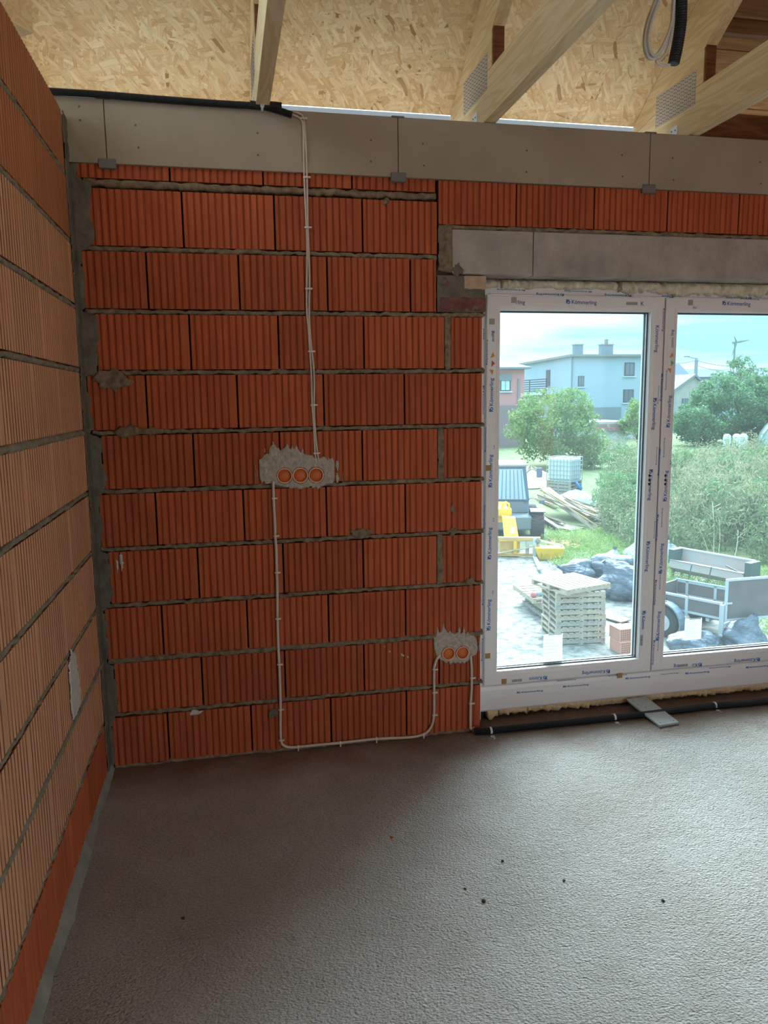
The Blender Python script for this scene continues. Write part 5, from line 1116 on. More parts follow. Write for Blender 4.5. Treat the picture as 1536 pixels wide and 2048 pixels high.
# --- telehandler
YEL = mat('machine_yellow', (0.72, 0.42, 0.04), 0.45, var=0.08, scale=4); YELD = mat('worn_yellow', (0.60, 0.38, 0.10), 0.7, var=0.3, scale=6, col2=(0.42, 0.26, 0.12)); GUN = mat('gunmetal', (0.16, 0.19, 0.21), 0.6)
CABG = mat('cab_glass', (0.30, 0.48, 0.58), 0.15, spec=0.8); CABF = mat('cab_frame', (0.10, 0.14, 0.19), 0.5); RUST = mat('carriage_steel', (0.36, 0.31, 0.25), 0.7, var=0.3, scale=6); FORK = mat('fork_steel', (0.42, 0.48, 0.49), 0.5, 0.3)
c0 = on((1030, 1115), 1, 17.25); c1 = on((1016, 1000), 1, 20.8); hd = math.atan2(c1[1]-c0[1], c1[0]-c0[0]) - math.pi/2
th_ = empty('telehandler', (c0[0], c0[1], gz(17.3)), hd); tag(th_, 'yellow telehandler with ribbed cab glass and lowered forks', 'vehicle')
def tz(px, y): return on(px, 1, y)[2] - gz(17.3)
zt = tz((1020, 924), 20.8); zbt = tz((1020, 1000), 20.6); yc = 3.4
CW = 0.62
cab = MB().loft([[(-CW-0.06, yc-0.05, zbt), (CW+0.06, yc-0.05, zbt), (CW+0.06, yc+1.3, zbt), (-CW-0.06, yc+1.3, zbt)], [(-CW+0.06, yc+0.12, zt-0.12), (CW-0.06, yc+0.12, zt-0.12), (CW-0.06, yc+1.2, zt-0.12), (-CW+0.06, yc+1.2, zt-0.12)]], True, True).build('cab', CABF, th_)
MB().loft([[(-CW+0.02, yc-0.075, zbt+0.05), (CW-0.05, yc-0.075, zbt+0.05), (CW-0.05, yc-0.02, zbt+0.05), (-CW+0.02, yc-0.02, zbt+0.05)], [(-CW+0.14, yc+0.07, zt-0.22), (CW-0.17, yc+0.07, zt-0.22), (CW-0.17, yc+0.13, zt-0.22), (-CW+0.14, yc+0.13, zt-0.22)]], True, True).build('windscreen', CABG, cab)
for i in range(15):
    x = -CW + 0.10 + i*(2*CW-0.25)/14; x2 = -CW + 0.18 + i*(2*CW-0.40)/14
    MB().beam((x, yc-0.085, zbt+0.06), (x2, yc+0.055, zt-0.24), 0.02, 0.012, up=(0, 1, 0)).build('guard_bar', GALV if i % 2 else CABF, cab)
MB().box(-CW, CW-0.02, yc+0.02, yc+1.3, zt-0.13, zt, c=0.05).build('cab_roof', mat('roof_white', (0.45, 0.47, 0.47), 0.5), th_)
MB().box(-CW-0.1, CW+0.05, yc-0.02, yc+1.6, zbt-0.42, zbt, c=0.03).build('cab_base', GUN, th_)
MB().box(-CW-0.3, CW+0.1, 2.6, 5.2, 0.35, zbt-0.42, c=0.04).build('chassis', GUN, th_)
for sx in (1,):
    x = CW + 0.28
    w_ = MB().lathe([(0.22, -0.19), (0.36, -0.20), (0.43, -0.15), (0.45, 0), (0.43, 0.15), (0.36, 0.20), (0.22, 0.19)], 28, Matrix.Translation((x, 2.9, 0.45)) @ Matrix.Rotation(math.pi/2, 4, 'Y')).build('wheel', TYRE, th_, smooth=True)
    b = MB()
    for k in range(16):
        for s_ in (-1, 1): b.box(-0.10 + s_*0.10, 0.10 + s_*0.10, -0.03, 0.03, 0.42, 0.465, Matrix.Translation((x, 2.9, 0.45)) @ Matrix.Rotation(k*math.pi/8 + s_*0.1, 4, 'X') @ Matrix.Rotation(0.35*s_, 4, 'Z'))
    lug = b.build('tyre_lugs', TYRE, w_); MB().lathe([(0.02, 0.195), (0.16, 0.20), (0.21, 0.16)], 16, Matrix.Translation((x, 2.9, 0.45)) @ Matrix.Rotation(math.pi/2, 4, 'Y')).build('wheel_rim', YEL, w_)
    b = MB(); v = []; K = 8
    for i in range(K+1):
        a = math.pi*(0.34 + 0.46*i/K)
        for xx, r1 in ((x-0.24, 0.54), (x+0.24, 0.54), (x+0.24, 0.58), (x-0.24, 0.58)): v.append((xx, 2.9 - r1*math.cos(a), 0.45 + r1*math.sin(a)))
    b.add(v, [(i*4+k, i*4+(k+1) % 4, (i+1)*4+(k+1) % 4, (i+1)*4+k) for i in range(K) for k in range(4)] + [(0, 3, 2, 1), tuple(K*4+k for k in range(4))]); b.build('mudguard', mat('guard_blue_grey', (0.13, 0.19, 0.25), 0.5), th_)
for yy, xx in ((5.0, CW+0.25), (2.9, -CW-0.5), (5.0, -CW-0.5)): MB().lathe([(0.22, -0.19), (0.36, -0.20), (0.43, -0.15), (0.45, 0), (0.43, 0.15), (0.36, 0.20), (0.22, 0.19)], 20, Matrix.Translation((xx, yy, 0.45)) @ Matrix.Rotation(math.pi/2, 4, 'Y')).build('wheel', TYRE, th_, smooth=True)
# boom head coming down to the carriage
MB().loft([[(-0.62, 2.9, 1.25), (-0.12, 2.9, 1.25), (-0.12, 2.9, 0.85), (-0.62, 2.9, 0.85)], [(-0.62, 1.7, 1.15), (-0.12, 1.7, 1.15), (-0.12, 1.7, 0.75), (-0.62, 1.7, 0.75)]], True, True).build('boom', YEL, th_)
MB().box(-0.66, -0.02, 1.35, 1.75, 0.98, 1.24, c=0.04).tube([(-0.30, 1.5, 1.22), (-0.30, 1.5, 1.36), (-0.2, 1.5, 1.42), (-0.10, 1.5, 1.36), (-0.10, 1.5, 1.22)], 0.035, 8).build('boom_head', YEL, th_)
MB().loft([[(-0.33, 0.9, 1.05), (0.06, 0.9, 1.0), (0.06, 1.3, 1.0), (-0.33, 1.3, 1.05)], [(-0.27, 0.25, 0.30), (0.16, 0.25, 0.30), (0.16, 0.6, 0.26), (-0.27, 0.6, 0.26)]], True, True).build('quick_hitch', YEL, th_)
MB().box(-0.10, 0.02, 0.60, 0.63, 0.62, 0.80, Matrix.Translation((0, -0.12, 0.0))).build('warning_label', PAPER, th_)
for x, z in ((CW+0.35, zt-0.30), (CW+0.45, zbt+0.0)):
    mir = MB().box(x-0.09, x+0.09, yc-0.3, yc-0.24, z-0.16 if z > zbt+0.2 else z-0.07, z+0.16 if z > zbt+0.2 else z+0.07, c=0.02).tube(smooth_path([(CW-0.1, yc, z-0.1), (CW+0.1, yc-0.2, z+0.1), (x, yc-0.22, z)], 6), 0.012, 6).build('mirror', CABF, th_)
# carriage and forks
ct_ = MB(); ct_.box(-0.75, 0.72, -0.05, 0.08, 0.50, 0.60, c=0.01).box(-0.75, 0.72, 0.0, 0.07, 0.02, 0.12, c=0.01); cgm = ct_.build('carriage', YELD, th_)
for x in (-0.75, -0.05, 0.30, 0.62): MB().box(x, x+0.10, -0.03, 0.05, 0.10, 0.52, c=0.008).build('carriage_post', RUST if x != -0.05 else YEL, th_)
MB().box(-0.45, 0.15, 0.10, 0.25, 0.05, 0.48, c=0.02).build('hitch_plate', YELD, th_)
MB().tube([(-0.5, -0.06, 0.12), (0.3, -0.08, 0.28), (0.55, -0.06, 0.36)], 0.02, 8).build('hydraulic_hose', RUST, th_)
for x in (-0.78, 0.50): MB().box(x, x+0.11, -0.06, -0.02, 0.02, 0.58, c=0.006).prism([(x, 0.055), (x+0.11, 0.055), (x+0.11, 0.012), (x, 0.012)], -0.06, -1.75).build('fork', FORK, th_)
g = ground((1098, 1117)); yb = empty('machine_bucket', (g[0], g[1], g[2]), -0.3); tag(yb, 'small yellow steel bucket beside the telehandler forks', 'bucket')
MB().loft([[(-0.30, -0.15, 0), (0.34, -0.15, 0), (0.34, 0.2, 0), (-0.30, 0.2, 0)], [(-0.42, -0.22, 0.34), (0.42, -0.22, 0.34), (0.42, 0.25, 0.34), (-0.42, 0.25, 0.34)]], True, True).build('bucket_shell', YEL, yb)
MB().tube([(-0.30, 0.1, 0.52), (0.40, 0.05, 0.36)], 0.03, 8).build('handle_tube', GALV, yb); bm = bmesh.new(); bmesh.ops.create_icosphere(bm, subdivisions=2, radius=0.11); me = bpy.data.meshes.new('hitch_ball'); bm.to_mesh(me); bm.free(); me.materials.append(GUN); link('hitch_ball', me, yb).location = (-0.34, 0.1, 0.5)

# --- houses
RENDW = mat('pale_blue_render', (0.317, 0.403, 0.475), 0.9, var=0.03, scale=0.5); ROOFG = mat('grey_roof_edge', (0.216, 0.223, 0.216), 0.7); HWIN = mat('house_glass', (0.115, 0.144, 0.173), 0.15, spec=0.7); HFR = mat('dark_window_frame', (0.072, 0.086, 0.101), 0.6); CHIM = mat('chimney_grey', (0.173, 0.216, 0.245), 0.9)
YH = 57.0
A = on((1143, 709), 1, YH); ztop = A[2]; xr = on((1330, 709), 1, YH)[0]; gh = gz(45) - 0.2
hb = empty('house', (A[0], YH, gh)); tag(hb, 'pale blue flat-roofed house with two grey chimneys', 'house'); Hh = ztop - gh; HW = xr - A[0]; HD = 10.5
MB().box(0, HW, 0, HD, 0, Hh - 0.18).build('wall', RENDW, hb)
MB().loft([[(-0.3, -0.35, Hh-0.18), (HW+0.3, -0.35, Hh-0.18), (HW+0.3, HD+0.4, Hh-0.42), (-0.3, HD+0.4, Hh-0.42)], [(-0.3, -0.35, Hh), (HW+0.3, -0.35, Hh), (HW+0.3, HD+0.4, Hh-0.22), (-0.3, HD+0.4, Hh-0.22)]], True, True).build('roof', ROOFG, hb)
def hwin(px0, px1, parent, y, org, m=HWIN, name='window', sill=True):
    a = on(px0, 1, y); b = on(px1, 1, y); x0, x1, z0, z1 = a[0]-org[0], b[0]-org[0], b[2]-org[2], a[2]-org[2]; yy = y - org[1]
    fr = MB().box(x0, x1, yy-0.03, yy+0.08, z0, z1).build(name, HFR, parent)
    MB().box(x0+0.12*(x1-x0), (x0+x1)/2 - 0.02, yy-0.05, yy-0.028, z0+0.08*(z1-z0), z1-0.08*(z1-z0)).build('pane', m, fr); MB().box((x0+x1)/2+0.02, x1-0.12*(x1-x0), yy-0.05, yy-0.028, z0+0.08*(z1-z0), z1-0.08*(z1-z0)).build('pane', m, fr)
    if sill: MB().box(x0-0.1, x1+0.1, yy-0.14, yy+0.02, z0-0.10, z0-0.02).build('sill', mat_sill, fr)
mat_sill = mat('house_sill', (0.48, 0.56, 0.62), 0.7)
org = (A[0], YH, gh)
hwin((1249, 725), (1268.5, 752), hb, YH, org); hwin((1246.5, 779), (1266.5, 805), hb, YH, org); hwin((1156, 752), (1168, 773), hb, YH, org)
# garage front: dark base under the first floor
a = on((1180, 815), 1, YH); b = on((1240, 840), 1, YH); MB().box(a[0]-org[0], b[0]-org[0], -0.15, 0.05, 0, a[2]-org[2]).build('garage_front', CHIM, hb)
# side wall details: stair window, balcony railing, drainpipe
MB().box(-0.06, 0.05, 4.2, 5.0, Hh-2.6, Hh-1.1).build('window', HFR, hb)
b = MB(); 
for i in range(6): MB().box(-1.25, -1.2, 2.2, 9.8, Hh-3.0+i*0.2, Hh-2.9+i*0.2).build('railing_bar', HFR, hb)
for y in (2.2, 5.9, 9.75): MB().box(-1.27, -1.2, y, y+0.06, Hh-3.2, Hh-1.9).build('railing_post', HFR, hb)
MB().box(-1.3, 0.05, 2.1, 9.9, Hh-3.3, Hh-3.1).build('balcony_slab', mat_sill, hb)
MB().tube([(0.12, -0.1, Hh-0.2), (0.05, -0.1, Hh-0.6), (0.0, -0.1, 0.3)], 0.06, 8).build('drainpipe', CHIM, hb)
for (p0, p1, pot) in (((1150, 690), (1166, 708), False), ((1203, 690), (1226, 708), True)):
    a = on(p0, 1, YH + 2.0); b = on(p1, 1, YH + 2.0)
    c = MB().box(a[0]-org[0], b[0]-org[0], 2.0, 2.5, Hh-0.3, a[2]-org[2]); ch = c.build('chimney', CHIM, hb)
    MB().box(a[0]-org[0]-0.05, b[0]-org[0]+0.05, 1.95, 2.55, a[2]-org[2], a[2]-org[2]+0.08).build('chimney_cap', ROOFG, ch)
    if pot: q = on((1210, 679), 1, YH + 2.5); MB().box(q[0]-org[0]-0.1, q[0]-org[0]+0.1, 2.1, 2.4, a[2]-org[2], q[2]-org[2]).build('chimney_pot', ROOFG, ch)
# pink house
PINK = mat('pink_render', (0.465, 0.225, 0.225), 0.9, var=0.04, scale=0.5); YP = 50.0
a = on((1049, 738), 1, YP); al = on((940, 738), 1, YP); orp = (al[0], YP, gh); hp = empty('house', orp); tag(hp, 'pink house with grey sloping roof at the left pane edge', 'house')
W_p = a[0]-al[0]; Hp = a[2]-gh
MB().box(0, W_p, 0, 6, 0, Hp).build('wall', PINK, hp)
ap = on((985, 712), 1, YP); e1 = on((1058, 737), 1, YP); SLATE = mat('grey_slate', (0.20, 0.215, 0.25), 0.95, var=0.06, scale=2, spec=0.05)
MB().loft([[(-0.5, -0.5, Hp), (e1[0]-orp[0], -0.5, Hp), (e1[0]-orp[0], 6.5, Hp), (-0.5, 6.5, Hp)], [(-0.5, -0.5, Hp+0.12), (e1[0]-orp[0], -0.5, Hp+0.12), (e1[0]-orp[0], 6.5, Hp+0.12), (-0.5, 6.5, Hp+0.12)], [(1.5, 2.5, ap[2]-gh+0.2), (ap[0]-orp[0], 2.5, ap[2]-gh+0.2), (ap[0]-orp[0], 3.2, ap[2]-gh+0.2), (1.5, 3.2, ap[2]-gh+0.2)]], True, True).build('roof', SLATE, hp)
hwin((1000, 760), (1021, 782), hp, YP, orp, mat('sky_pane', (0.4, 0.55, 0.62), 0.1)); q0_ = on((998, 748), 1, YP); q1_ = on((1023, 761), 1, YP); MB().box(q0_[0]-orp[0], q1_[0]-orp[0], -0.1, 0.02, q1_[2]-gh, q0_[2]-gh).build('shutter_box', SLATE, hp)
q0_ = on((1037, 757), 1, YP); MB().box(q0_[0]-orp[0]-0.06, q0_[0]-orp[0]+0.06, -0.1, 0.02, 0, q0_[2]-gh).build('drainpipe', SLATE, hp)
q0_ = on((940, 812), 1, YP); MB().box(-0.1, W_p+0.1, -0.12, 0.02, 0, q0_[2]-gh).build('plinth', mat('dark_plinth', (0.22, 0.16, 0.17), 0.9), hp)
# garage with a red roof edge
YG = 45.0; a = on((1188, 862), 1, YG); b = on((1253, 862), 1, YG); og = (a[0], YG, gz(45)); gg = empty('garage', og); tag(gg, 'low white garage with striped red roof edge behind the bush', 'garage')
MB().box(0, b[0]-a[0], 0, 5, 0, a[2]-og[2]).build('wall', mat('garage_white', (0.44, 0.50, 0.53), 0.9), gg)
ze = on((1220, 846), 1, YG)[2]-og[2]; REDR = mat('red_roof', (0.36, 0.16, 0.16), 0.8)
for i in range(3): MB().box(-0.4, b[0]-a[0]+0.2, -0.25, -0.05, a[2]-og[2] + i*(ze-a[2]+og[2])/3, a[2]-og[2] + (i+0.72)*(ze-a[2]+og[2])/3).build('fascia_board', REDR, gg)
MB().box(-0.5, b[0]-a[0]+0.3, -0.15, 5.2, ze-0.05, ze+0.10).build('roof', mat('pale_roof', (0.40, 0.43, 0.43), 0.8), gg)
# far houses seen in the right pane
def gable(pl, pr, pa, pe, Y, wallm, lab, depth=10, win_px=None):
    a = on((pl, pe), 1, Y); b = on((pr, pe), 1, Y); ap = on(pa, 1, Y); o0 = (a[0], Y, gh); t = empty('house', o0); tag(t, lab, 'house'); wd = b[0]-a[0]; eh = a[2]-gh; ah = ap[2]-gh; ax = ap[0]-a[0]
    MB().prism([(0, 0), (wd, 0), (wd, eh), (ax, ah), (0, eh)], 0, depth).build('wall', wallm, t)
    for x0, x1, z0_, z1_ in ((-0.3, ax, eh-0.2, ah), (ax, wd+0.3, ah, eh-0.2)):
        MB().prism([(x0, z0_+0.02), (x1, z1_+0.02), (x1, z1_+0.25), (x0, z0_+0.25)], -0.3, depth+0.3).build('roof', SLATE, t)
    if win_px: hwin(win_px[0], win_px[1], t, Y, o0)
    return t
gable(1342, 1421, (1388, 753), 786, 66, mat('stone_gable', (0.34, 0.33, 0.31), 0.95, var=0.12, scale=1.5), 'stone gabled house with small window, left of the dark tree', 12, ((1364, 797), (1376, 813)))
def long_house(px0, px1, ridge, eave, Y, lab, depth=9, wallm=None, m=None):
    a = on((px0, eave), 1, Y); b = on((px1, eave), 1, Y); r = on((px0, ridge), 1, Y + depth/2); o0 = (a[0], Y, gh); t = empty('house', o0); tag(t, lab, 'house'); wd = b[0]-a[0]; eh = a[2]-gh; rh = r[2]-gh
    MB().box(0, wd, 0, depth, 0, eh).build('wall', wallm or RENDW, t)
    MB().loft([[(x, -0.4, eh), (x, depth/2, rh), (x, depth+0.4, eh), (x, depth+0.4, eh-0.15), (x, -0.4, eh-0.15)] for x in (-0.3, wd+0.3)], True, True).build('roof', m or SLATE, t); return t
SL2 = mat('blue_slate', (0.10, 0.13, 0.18), 0.95, spec=0.05)
long_house(1392, 1600, 738, 754, 92, 'long blue slate roof behind the dark tree', m=SL2)
long_house(1300, 1394, 728, 775, 84, 'grey roofed house with skylight behind the stone gable', m=SL2)
# street lamp, wires, wind turbine
YL = 76.0; q = on((1393, 716), 1, YL); lp_ = empty('street_lamp', (q[0], YL, gh)); tag(lp_, 'grey street lamp pole with arm above the far roofs', 'street lamp'); POLE = mat('pole_grey', (0.22, 0.25, 0.27), 0.8)
hp_ = q[2]-gh; MB().lathe([(0.22, 0), (0.18, hp_-0.3), (0.22, hp_-0.3), (0.12, hp_)], 10).build('pole', POLE, lp_)
q2 = on((1374, 713), 1, YL); MB().beam((0, 0, hp_-0.1), (q2[0]-q[0], 0, q2[2]-gh), 0.08, 0.08).build('arm', POLE, lp_); MB().box(q2[0]-q[0]-0.35, q2[0]-q[0]+0.25, -0.15, 0.15, q2[2]-gh-0.06, q2[2]-gh+0.06, c=0.02).build('lamp_head', POLE, lp_)
for i, (pa, pb) in enumerate((((1396, 722), (1465, 733)), ((1396, 732), (1450, 742)), ((1340, 726), (1390, 722)))):
    a = on(pa, 1, YL); b = on(pb, 1, YL + 1); mid = (a+b)/2 + np.array([0, 0, -0.12]); o = MB().tube(smooth_path([a-a, mid-a, b-a], 5), 0.035, 5).build('overhead_wire', POLE); o.location = a; tag(o, ['upper overhead wire right of the street lamp', 'lower overhead wire right of the street lamp', 'overhead wire left of the street lamp'][i], 'wire')
YT = 260.0; q = on((1470, 685), 1, YT); wt = empty('wind_turbine', (q[0], YT, gh)); tag(wt, 'distant grey wind turbine on the skyline', 'wind turbine'); ht = q[2]-gh
TUR = mat('turbine_grey', (0.16, 0.21, 0.23), 0.7)
MB().lathe([(0.55, 0), (0.30, ht)], 10).build('tower', TUR, wt); MB().box(-0.5, 0.5, -0.8, 1.2, ht-0.45, ht+0.45, c=0.1).build('nacelle', TUR, wt)
for p_ in ((1464.5, 672), (1496, 680.5), (1460, 713)):
    e = on(p_, 1, YT); d = Vector((e[0]-q[0], 0, e[2]-q[2])); L = d.length; d.normalize(); s_ = Vector((-d.z, 0, d.x)); h0 = Vector((0, -1.0, ht))
    b = MB(); ring = lambda t, w, th: [tuple(h0 + d*t + s_*w), tuple(h0 + d*t + Vector((0, -th, 0))), tuple(h0 + d*t - s_*w), tuple(h0 + d*t + Vector((0, th, 0)))]
    b.loft([ring(0, 0.2, 0.2), ring(L*0.15, 0.42, 0.15), ring(L*0.6, 0.26, 0.08), ring(L, 0.06, 0.03)], True, True).build('blade', TUR, wt)
# polytunnel
q = on((1545, 895), 1, 40.0); R_p = 2.4; pt = empty('polytunnel', (q[0] + 2.0, 40.0, gz(40)), -0.62); tag(pt, 'pale domed polytunnel at the right edge of the garden', 'polytunnel')
b = MB(); K = 14; b.loft([[(R_p*math.cos(math.pi*k/K), y, R_p*1.05*math.sin(math.pi*k/K)) for k in range(K+1)] for y in (0, 2, 4, 6)], True, True); b.build('cover', mat('tunnel_film', (0.30, 0.42, 0.42), 0.7, spec=0.1), pt, smooth=True)
for y in (0, 2, 4, 6): MB().tube([(R_p*1.01*math.cos(math.pi*k/K), y, R_p*1.06*math.sin(math.pi*k/K)) for k in range(K+1)], 0.04, 6).build('hoop', GALV, pt)
for i, px in enumerate((1454, 1473, 1487)):
    g = on((px, 878), 1, 42.0); o = MB().lathe([(0.22, 0), (0.26, 0.1), (0.26, 0.75), (0.2, 0.85), (0.1, 0.9)], 14).build('white_drum', mat('drum_white', (0.6, 0.68, 0.70), 0.5)) ; o.location = (g[0], 42.0, gz(42)); o.scale = (1, 1, 1.25); tag(o, ['left', 'middle', 'right'][i] + 'most of three white drums left of the polytunnel' if i != 1 else 'middle one of three white drums left of the polytunnel', 'drum', 'white drums by the polytunnel')

# --- planting
def leaves(name, P, size, m, parent=None, up=0.0, aspect=0.5, jitter=0.4, seed=1):
    r = np.random.default_rng(seed); n = len(P); d = r.standard_normal((n, 3)); d[:, 2] += up; d /= np.linalg.norm(d, axis=1)[:, None]
    e = r.standard_normal((n, 3)); e -= d*(d*e).sum(1)[:, None]; e /= np.linalg.norm(e, axis=1)[:, None]; s_ = size*(1 + jitter*(r.random(n)-0.5)*2)[:, None]
    V = np.stack([P - d*s_*0.5, P + e*s_*aspect*0.5, P + d*s_*0.5, P - e*s_*aspect*0.5], 1).reshape(-1, 3)
    me = bpy.data.meshes.new(name); me.vertices.add(4*n); me.vertices.foreach_set('co', V.astype(np.float32).ravel()); me.loops.add(4*n); me.loops.foreach_set('vertex_index', np.arange(4*n, dtype=np.int32))
    me.polygons.add(n); me.polygons.foreach_set('loop_start', np.arange(0, 4*n, 4, dtype=np.int32)); me.update(calc_edges=True); me.materials.append(m); return link(name, me, parent)
def crown_points(c, rad, nb, per, br, seed, hollow=0.45):
    r = np.random.default_rng(seed); d = r.standard_normal((nb, 3)); d /= np.linalg.norm(d, axis=1)[:, None]; rr = (hollow + (1-hollow)*r.random(nb)**0.6)[:, None]
    B_ = np.array(c) + d*rr*np.array(rad); q = r.standard_normal((nb, per, 3)); q /= np.linalg.norm(q, axis=2)[:, :, None]
    q = q*(br*(0.55 + 0.45*r.random((nb, per, 1)))); q[:, :, 2] *= 0.8; return (B_[:, None, :] + q).reshape(-1, 3), B_
BARK = mat('bark', (0.20, 0.16, 0.12), 0.9)
def tree(name, base, c, rad, nb, per, br, leaf, m, lab, seed, cat='tree', trunk=0.12, aspect=0.5):
    t = empty(name, base); tag(t, lab, cat); P, B_ = crown_points(np.array(c)-np.array(base), rad, nb, per, br, seed); leaves('foliage', P, leaf, m, t, seed=seed, aspect=aspect)
    b = MB(); cc = np.array(c)-np.array(base); b.tube(smooth_path([(0, 0, -0.05), (0.1, 0, cc[2]*0.3), (0.0, 0.1, cc[2]*0.6), tuple(cc*0.95)], 5), trunk, 7)
    for q in B_[::max(1, nb//10)]: b.tube(smooth_path([(0, 0, cc[2]*0.25), tuple(q*0.5 + np.array([0, 0, cc[2]*0.2])), tuple(q)], 4), trunk*0.35, 5)
    b.build('trunk', BARK, t, smooth=True); return t
LG = leaf_mat('leaf_light', [(0.090, 0.180, 0.045), (0.143, 0.240, 0.068), (0.210, 0.300, 0.105), (0.120, 0.210, 0.068)])
DG = leaf_mat('leaf_dark', [(0.045, 0.128, 0.060), (0.075, 0.173, 0.083), (0.112, 0.217, 0.098), (0.150, 0.255, 0.120)])
YT_ = 37.0; ct = on((1104, 852), 1, YT_); bt = (ct[0], YT_, gz(YT_))
tree('leafy_tree', bt, ct, (2.4, 2.2, 2.0), 120, 110, 0.55, 0.17, LG, 'bright green leafy tree in front of the blue house', 31)
c2 = on((1180, 900), 1, 36.0); tree('leafy_bush', (c2[0], 36.0, gz(36)), (c2[0], 36.0, c2[2]), (1.1, 1.2, 1.1), 40, 90, 0.45, 0.16, LG, 'green bush right of the bright tree, by the garage', 32, 'bush', 0.06)
c2 = on((1275, 838), 1, 44.0); tree('leafy_bush', (c2[0], 44.0, gz(44)), (c2[0], 44.0, c2[2]), (1.0, 1.2, 1.3), 40, 80, 0.45, 0.17, LG, 'pale green bush under the blue house windows', 33, 'bush', 0.06)
c2 = on((1490, 812), 1, 48.0); tree('dark_tree', (c2[0], 48.0, gz(45)), (c2[0], 48.0, c2[2]), (4.6, 3.6, 2.6), 210, 120, 0.65, 0.22, DG, 'broad dark green tree filling the right pane', 34, trunk=0.2)
c2 = on((1395, 850), 1, 46.0); tree('dark_tree', (c2[0], 46.0, gz(45)), (c2[0], 46.0, c2[2]), (1.9, 1.8, 1.4), 60, 100, 0.5, 0.2, DG, 'smaller dark green tree in front of the stone gable', 36, trunk=0.1)
c2 = on((1482, 735), 1, 70.0); tree('thin_tree', (c2[0], 70.0, gz(45)), (c2[0], 70.0, c2[2]), (1.7, 1.6, 1.2), 36, 40, 0.4, 0.22, DG, 'thin-topped tree standing at the foot of the wind turbine', 35, trunk=0.1)
# distant hedge line
r5 = np.random.default_rng(77); n = 26000; xx = r5.uniform(-60, 160, n); hh_ = 4.2 + 1.6*np.sin(xx*0.13) + 0.9*np.sin(xx*0.47); P = np.stack([xx, r5.uniform(116, 122, n), gh + r5.random(n)*hh_], 1)
o = leaves('hedge_line', P, 0.9, DG, seed=78, aspect=0.8); tag(o, 'distant dark hedge line along the horizon', 'hedge', kind='stuff')
# weeds
def weeds(name, n, poly_px, h0, h1, per, leaf, m, lab, seed, aspect=0.28, spread=0.3, cat='weeds'):
    r = np.random.default_rng(seed); gp = np.array([ground(p)[:2] for p in poly_px]); x = r.uniform(gp[:, 0].min(), gp[:, 0].max(), n*4); y = r.uniform(gp[:, 1].min(), gp[:, 1].max(), n*4)
    ins, _ = inpoly(x, y, [tuple(q) for q in gp]); x, y = x[ins][:n], y[ins][:n]; k = len(x)
    H = r.uniform(h0, h1, k)*(1 + 0.45*np.sin(x*1.3 + 0.7*np.sin(y))*np.cos(y*0.8 + x*0.3)); t = r.random((k, per)); lean = r.standard_normal((k, 2))*0.22
    w = spread*(0.35 + 0.9*np.sin(math.pi*np.clip(t, 0, 1)*0.85 + 0.25)); a = r.uniform(0, 2*math.pi, (k, per)); rr = w*np.sqrt(r.random((k, per)))
    X = x[:, None] + rr*np.cos(a) + lean[:, :1]*t*H[:, None]; Y = y[:, None] + rr*np.sin(a) + lean[:, 1:]*t*H[:, None]; Z = (GA + GB*np.minimum(y, 45))[:, None] + t*H[:, None]
    o = leaves(name, np.stack([X, Y, Z], 2).reshape(-1, 3), leaf, m, up=1.1, aspect=aspect, seed=seed+1); tag(o, lab, cat, kind='stuff'); return o
WG = leaf_mat('weed_green', [(0.054, 0.116, 0.048), (0.095, 0.163, 0.068), (0.163, 0.204, 0.102), (0.204, 0.204, 0.122), (0.116, 0.177, 0.082)])
WD = leaf_mat('weed_dry', [(0.245, 0.230, 0.144), (0.302, 0.274, 0.180), (0.202, 0.230, 0.122)])
GRS = leaf_mat('grass', [(0.105, 0.225, 0.053), (0.180, 0.300, 0.075), (0.300, 0.338, 0.150)])
weeds('weed_thicket', 1350, [(1215, 1075), (1300, 1120), (1420, 1110), (1640, 1150), (1900, 1000), (1640, 935), (1330, 945), (1212, 965)], 0.9, 1.6, 130, 0.14, WG, 'tall green weeds covering the ground beyond the yard', 41, spread=0.38)
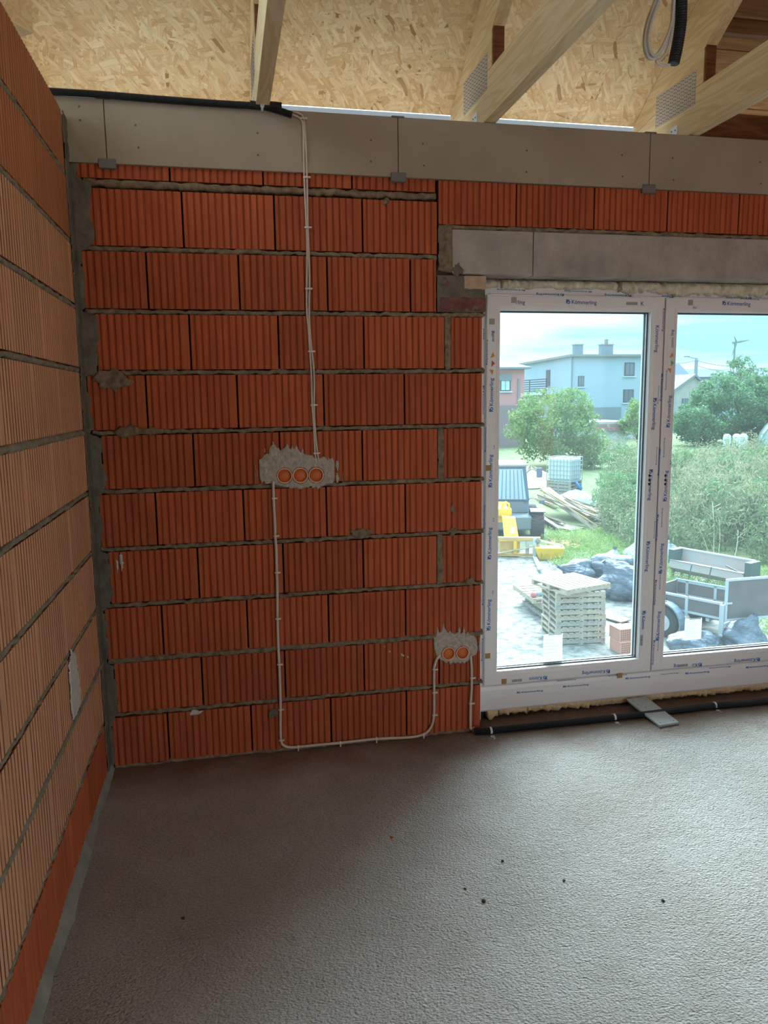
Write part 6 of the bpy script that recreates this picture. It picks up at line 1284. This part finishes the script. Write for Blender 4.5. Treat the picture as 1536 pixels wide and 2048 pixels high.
weeds('dry_weeds', 420, [(1300, 1090), (1540, 1110), (1560, 960), (1230, 950)], 1.1, 2.0, 90, 0.18, WD, 'dry straw-coloured weeds among the green ones', 43, aspect=0.12, spread=0.32)
weeds('short_grass', 1500, [(1085, 1075), (1090, 1130), (1180, 1150), (1270, 1140), (1640, 1330), (1900, 1150), (1640, 1130), (1290, 1115), (1200, 1060)], 0.08, 0.30, 20, 0.14, GRS, 'short grass growing between the timber heap and trailer', 45, aspect=0.12, spread=0.22, cat='grass')
r7 = np.random.default_rng(91); pts_ = []
for k in range(34):
    gx = ground((r7.uniform(1350, 1640), r7.uniform(955, 1085))) if k < 26 else ground((r7.uniform(1225, 1290), r7.uniform(965, 1050)))
    hgt = r7.uniform(0.6, 1.1); rd = r7.uniform(0.6, 1.1); pts_.append(crown_points((gx[0], gx[1], gx[2] + hgt*0.9), (rd, rd, hgt), 22, 60, 0.30, 200 + k, hollow=0.6)[0])
BSH = leaf_mat('bush_weed', [(0.055, 0.14, 0.06), (0.10, 0.21, 0.08), (0.17, 0.27, 0.11), (0.12, 0.22, 0.12)])
o = leaves('bushy_weeds', np.concatenate(pts_), 0.13, BSH, seed=93, up=0.8, aspect=0.35); tag(o, 'rounded clumps of darker bushy weeds in the overgrown ground', 'weeds', kind='stuff')
STK = mat('stalk', (0.50, 0.46, 0.34), 0.8)
b = MB(); r6 = np.random.default_rng(5)
for p0, p1 in (((1418, 1110), (1392, 1045)), ((1430, 1108), (1400, 1050)), ((1427, 1110), (1425, 1005)), ((1437, 1110), (1439, 1040)), ((1470, 1112), (1476, 1060)), ((1390, 1105), (1378, 1070)), ((1462, 1020), (1463, 985))):
    g = ground(p0); e = on(p1, 1, g[1] + 0.4); b.tube(smooth_path([g, (g+e)/2 + np.array([0.03, 0, 0.02]), e], 4), 0.014, 5)
    for k in range(4): q = g + (e-g)*r6.uniform(0.5, 0.95); b.tube([q, q + np.array([r6.uniform(-0.35, 0.35), 0, r6.uniform(0.1, 0.3)])], 0.007, 4)
o = b.build('dry_stalks', STK); tag(o, 'pale dry stalks standing up in front of the weeds', 'stalks', kind='stuff')
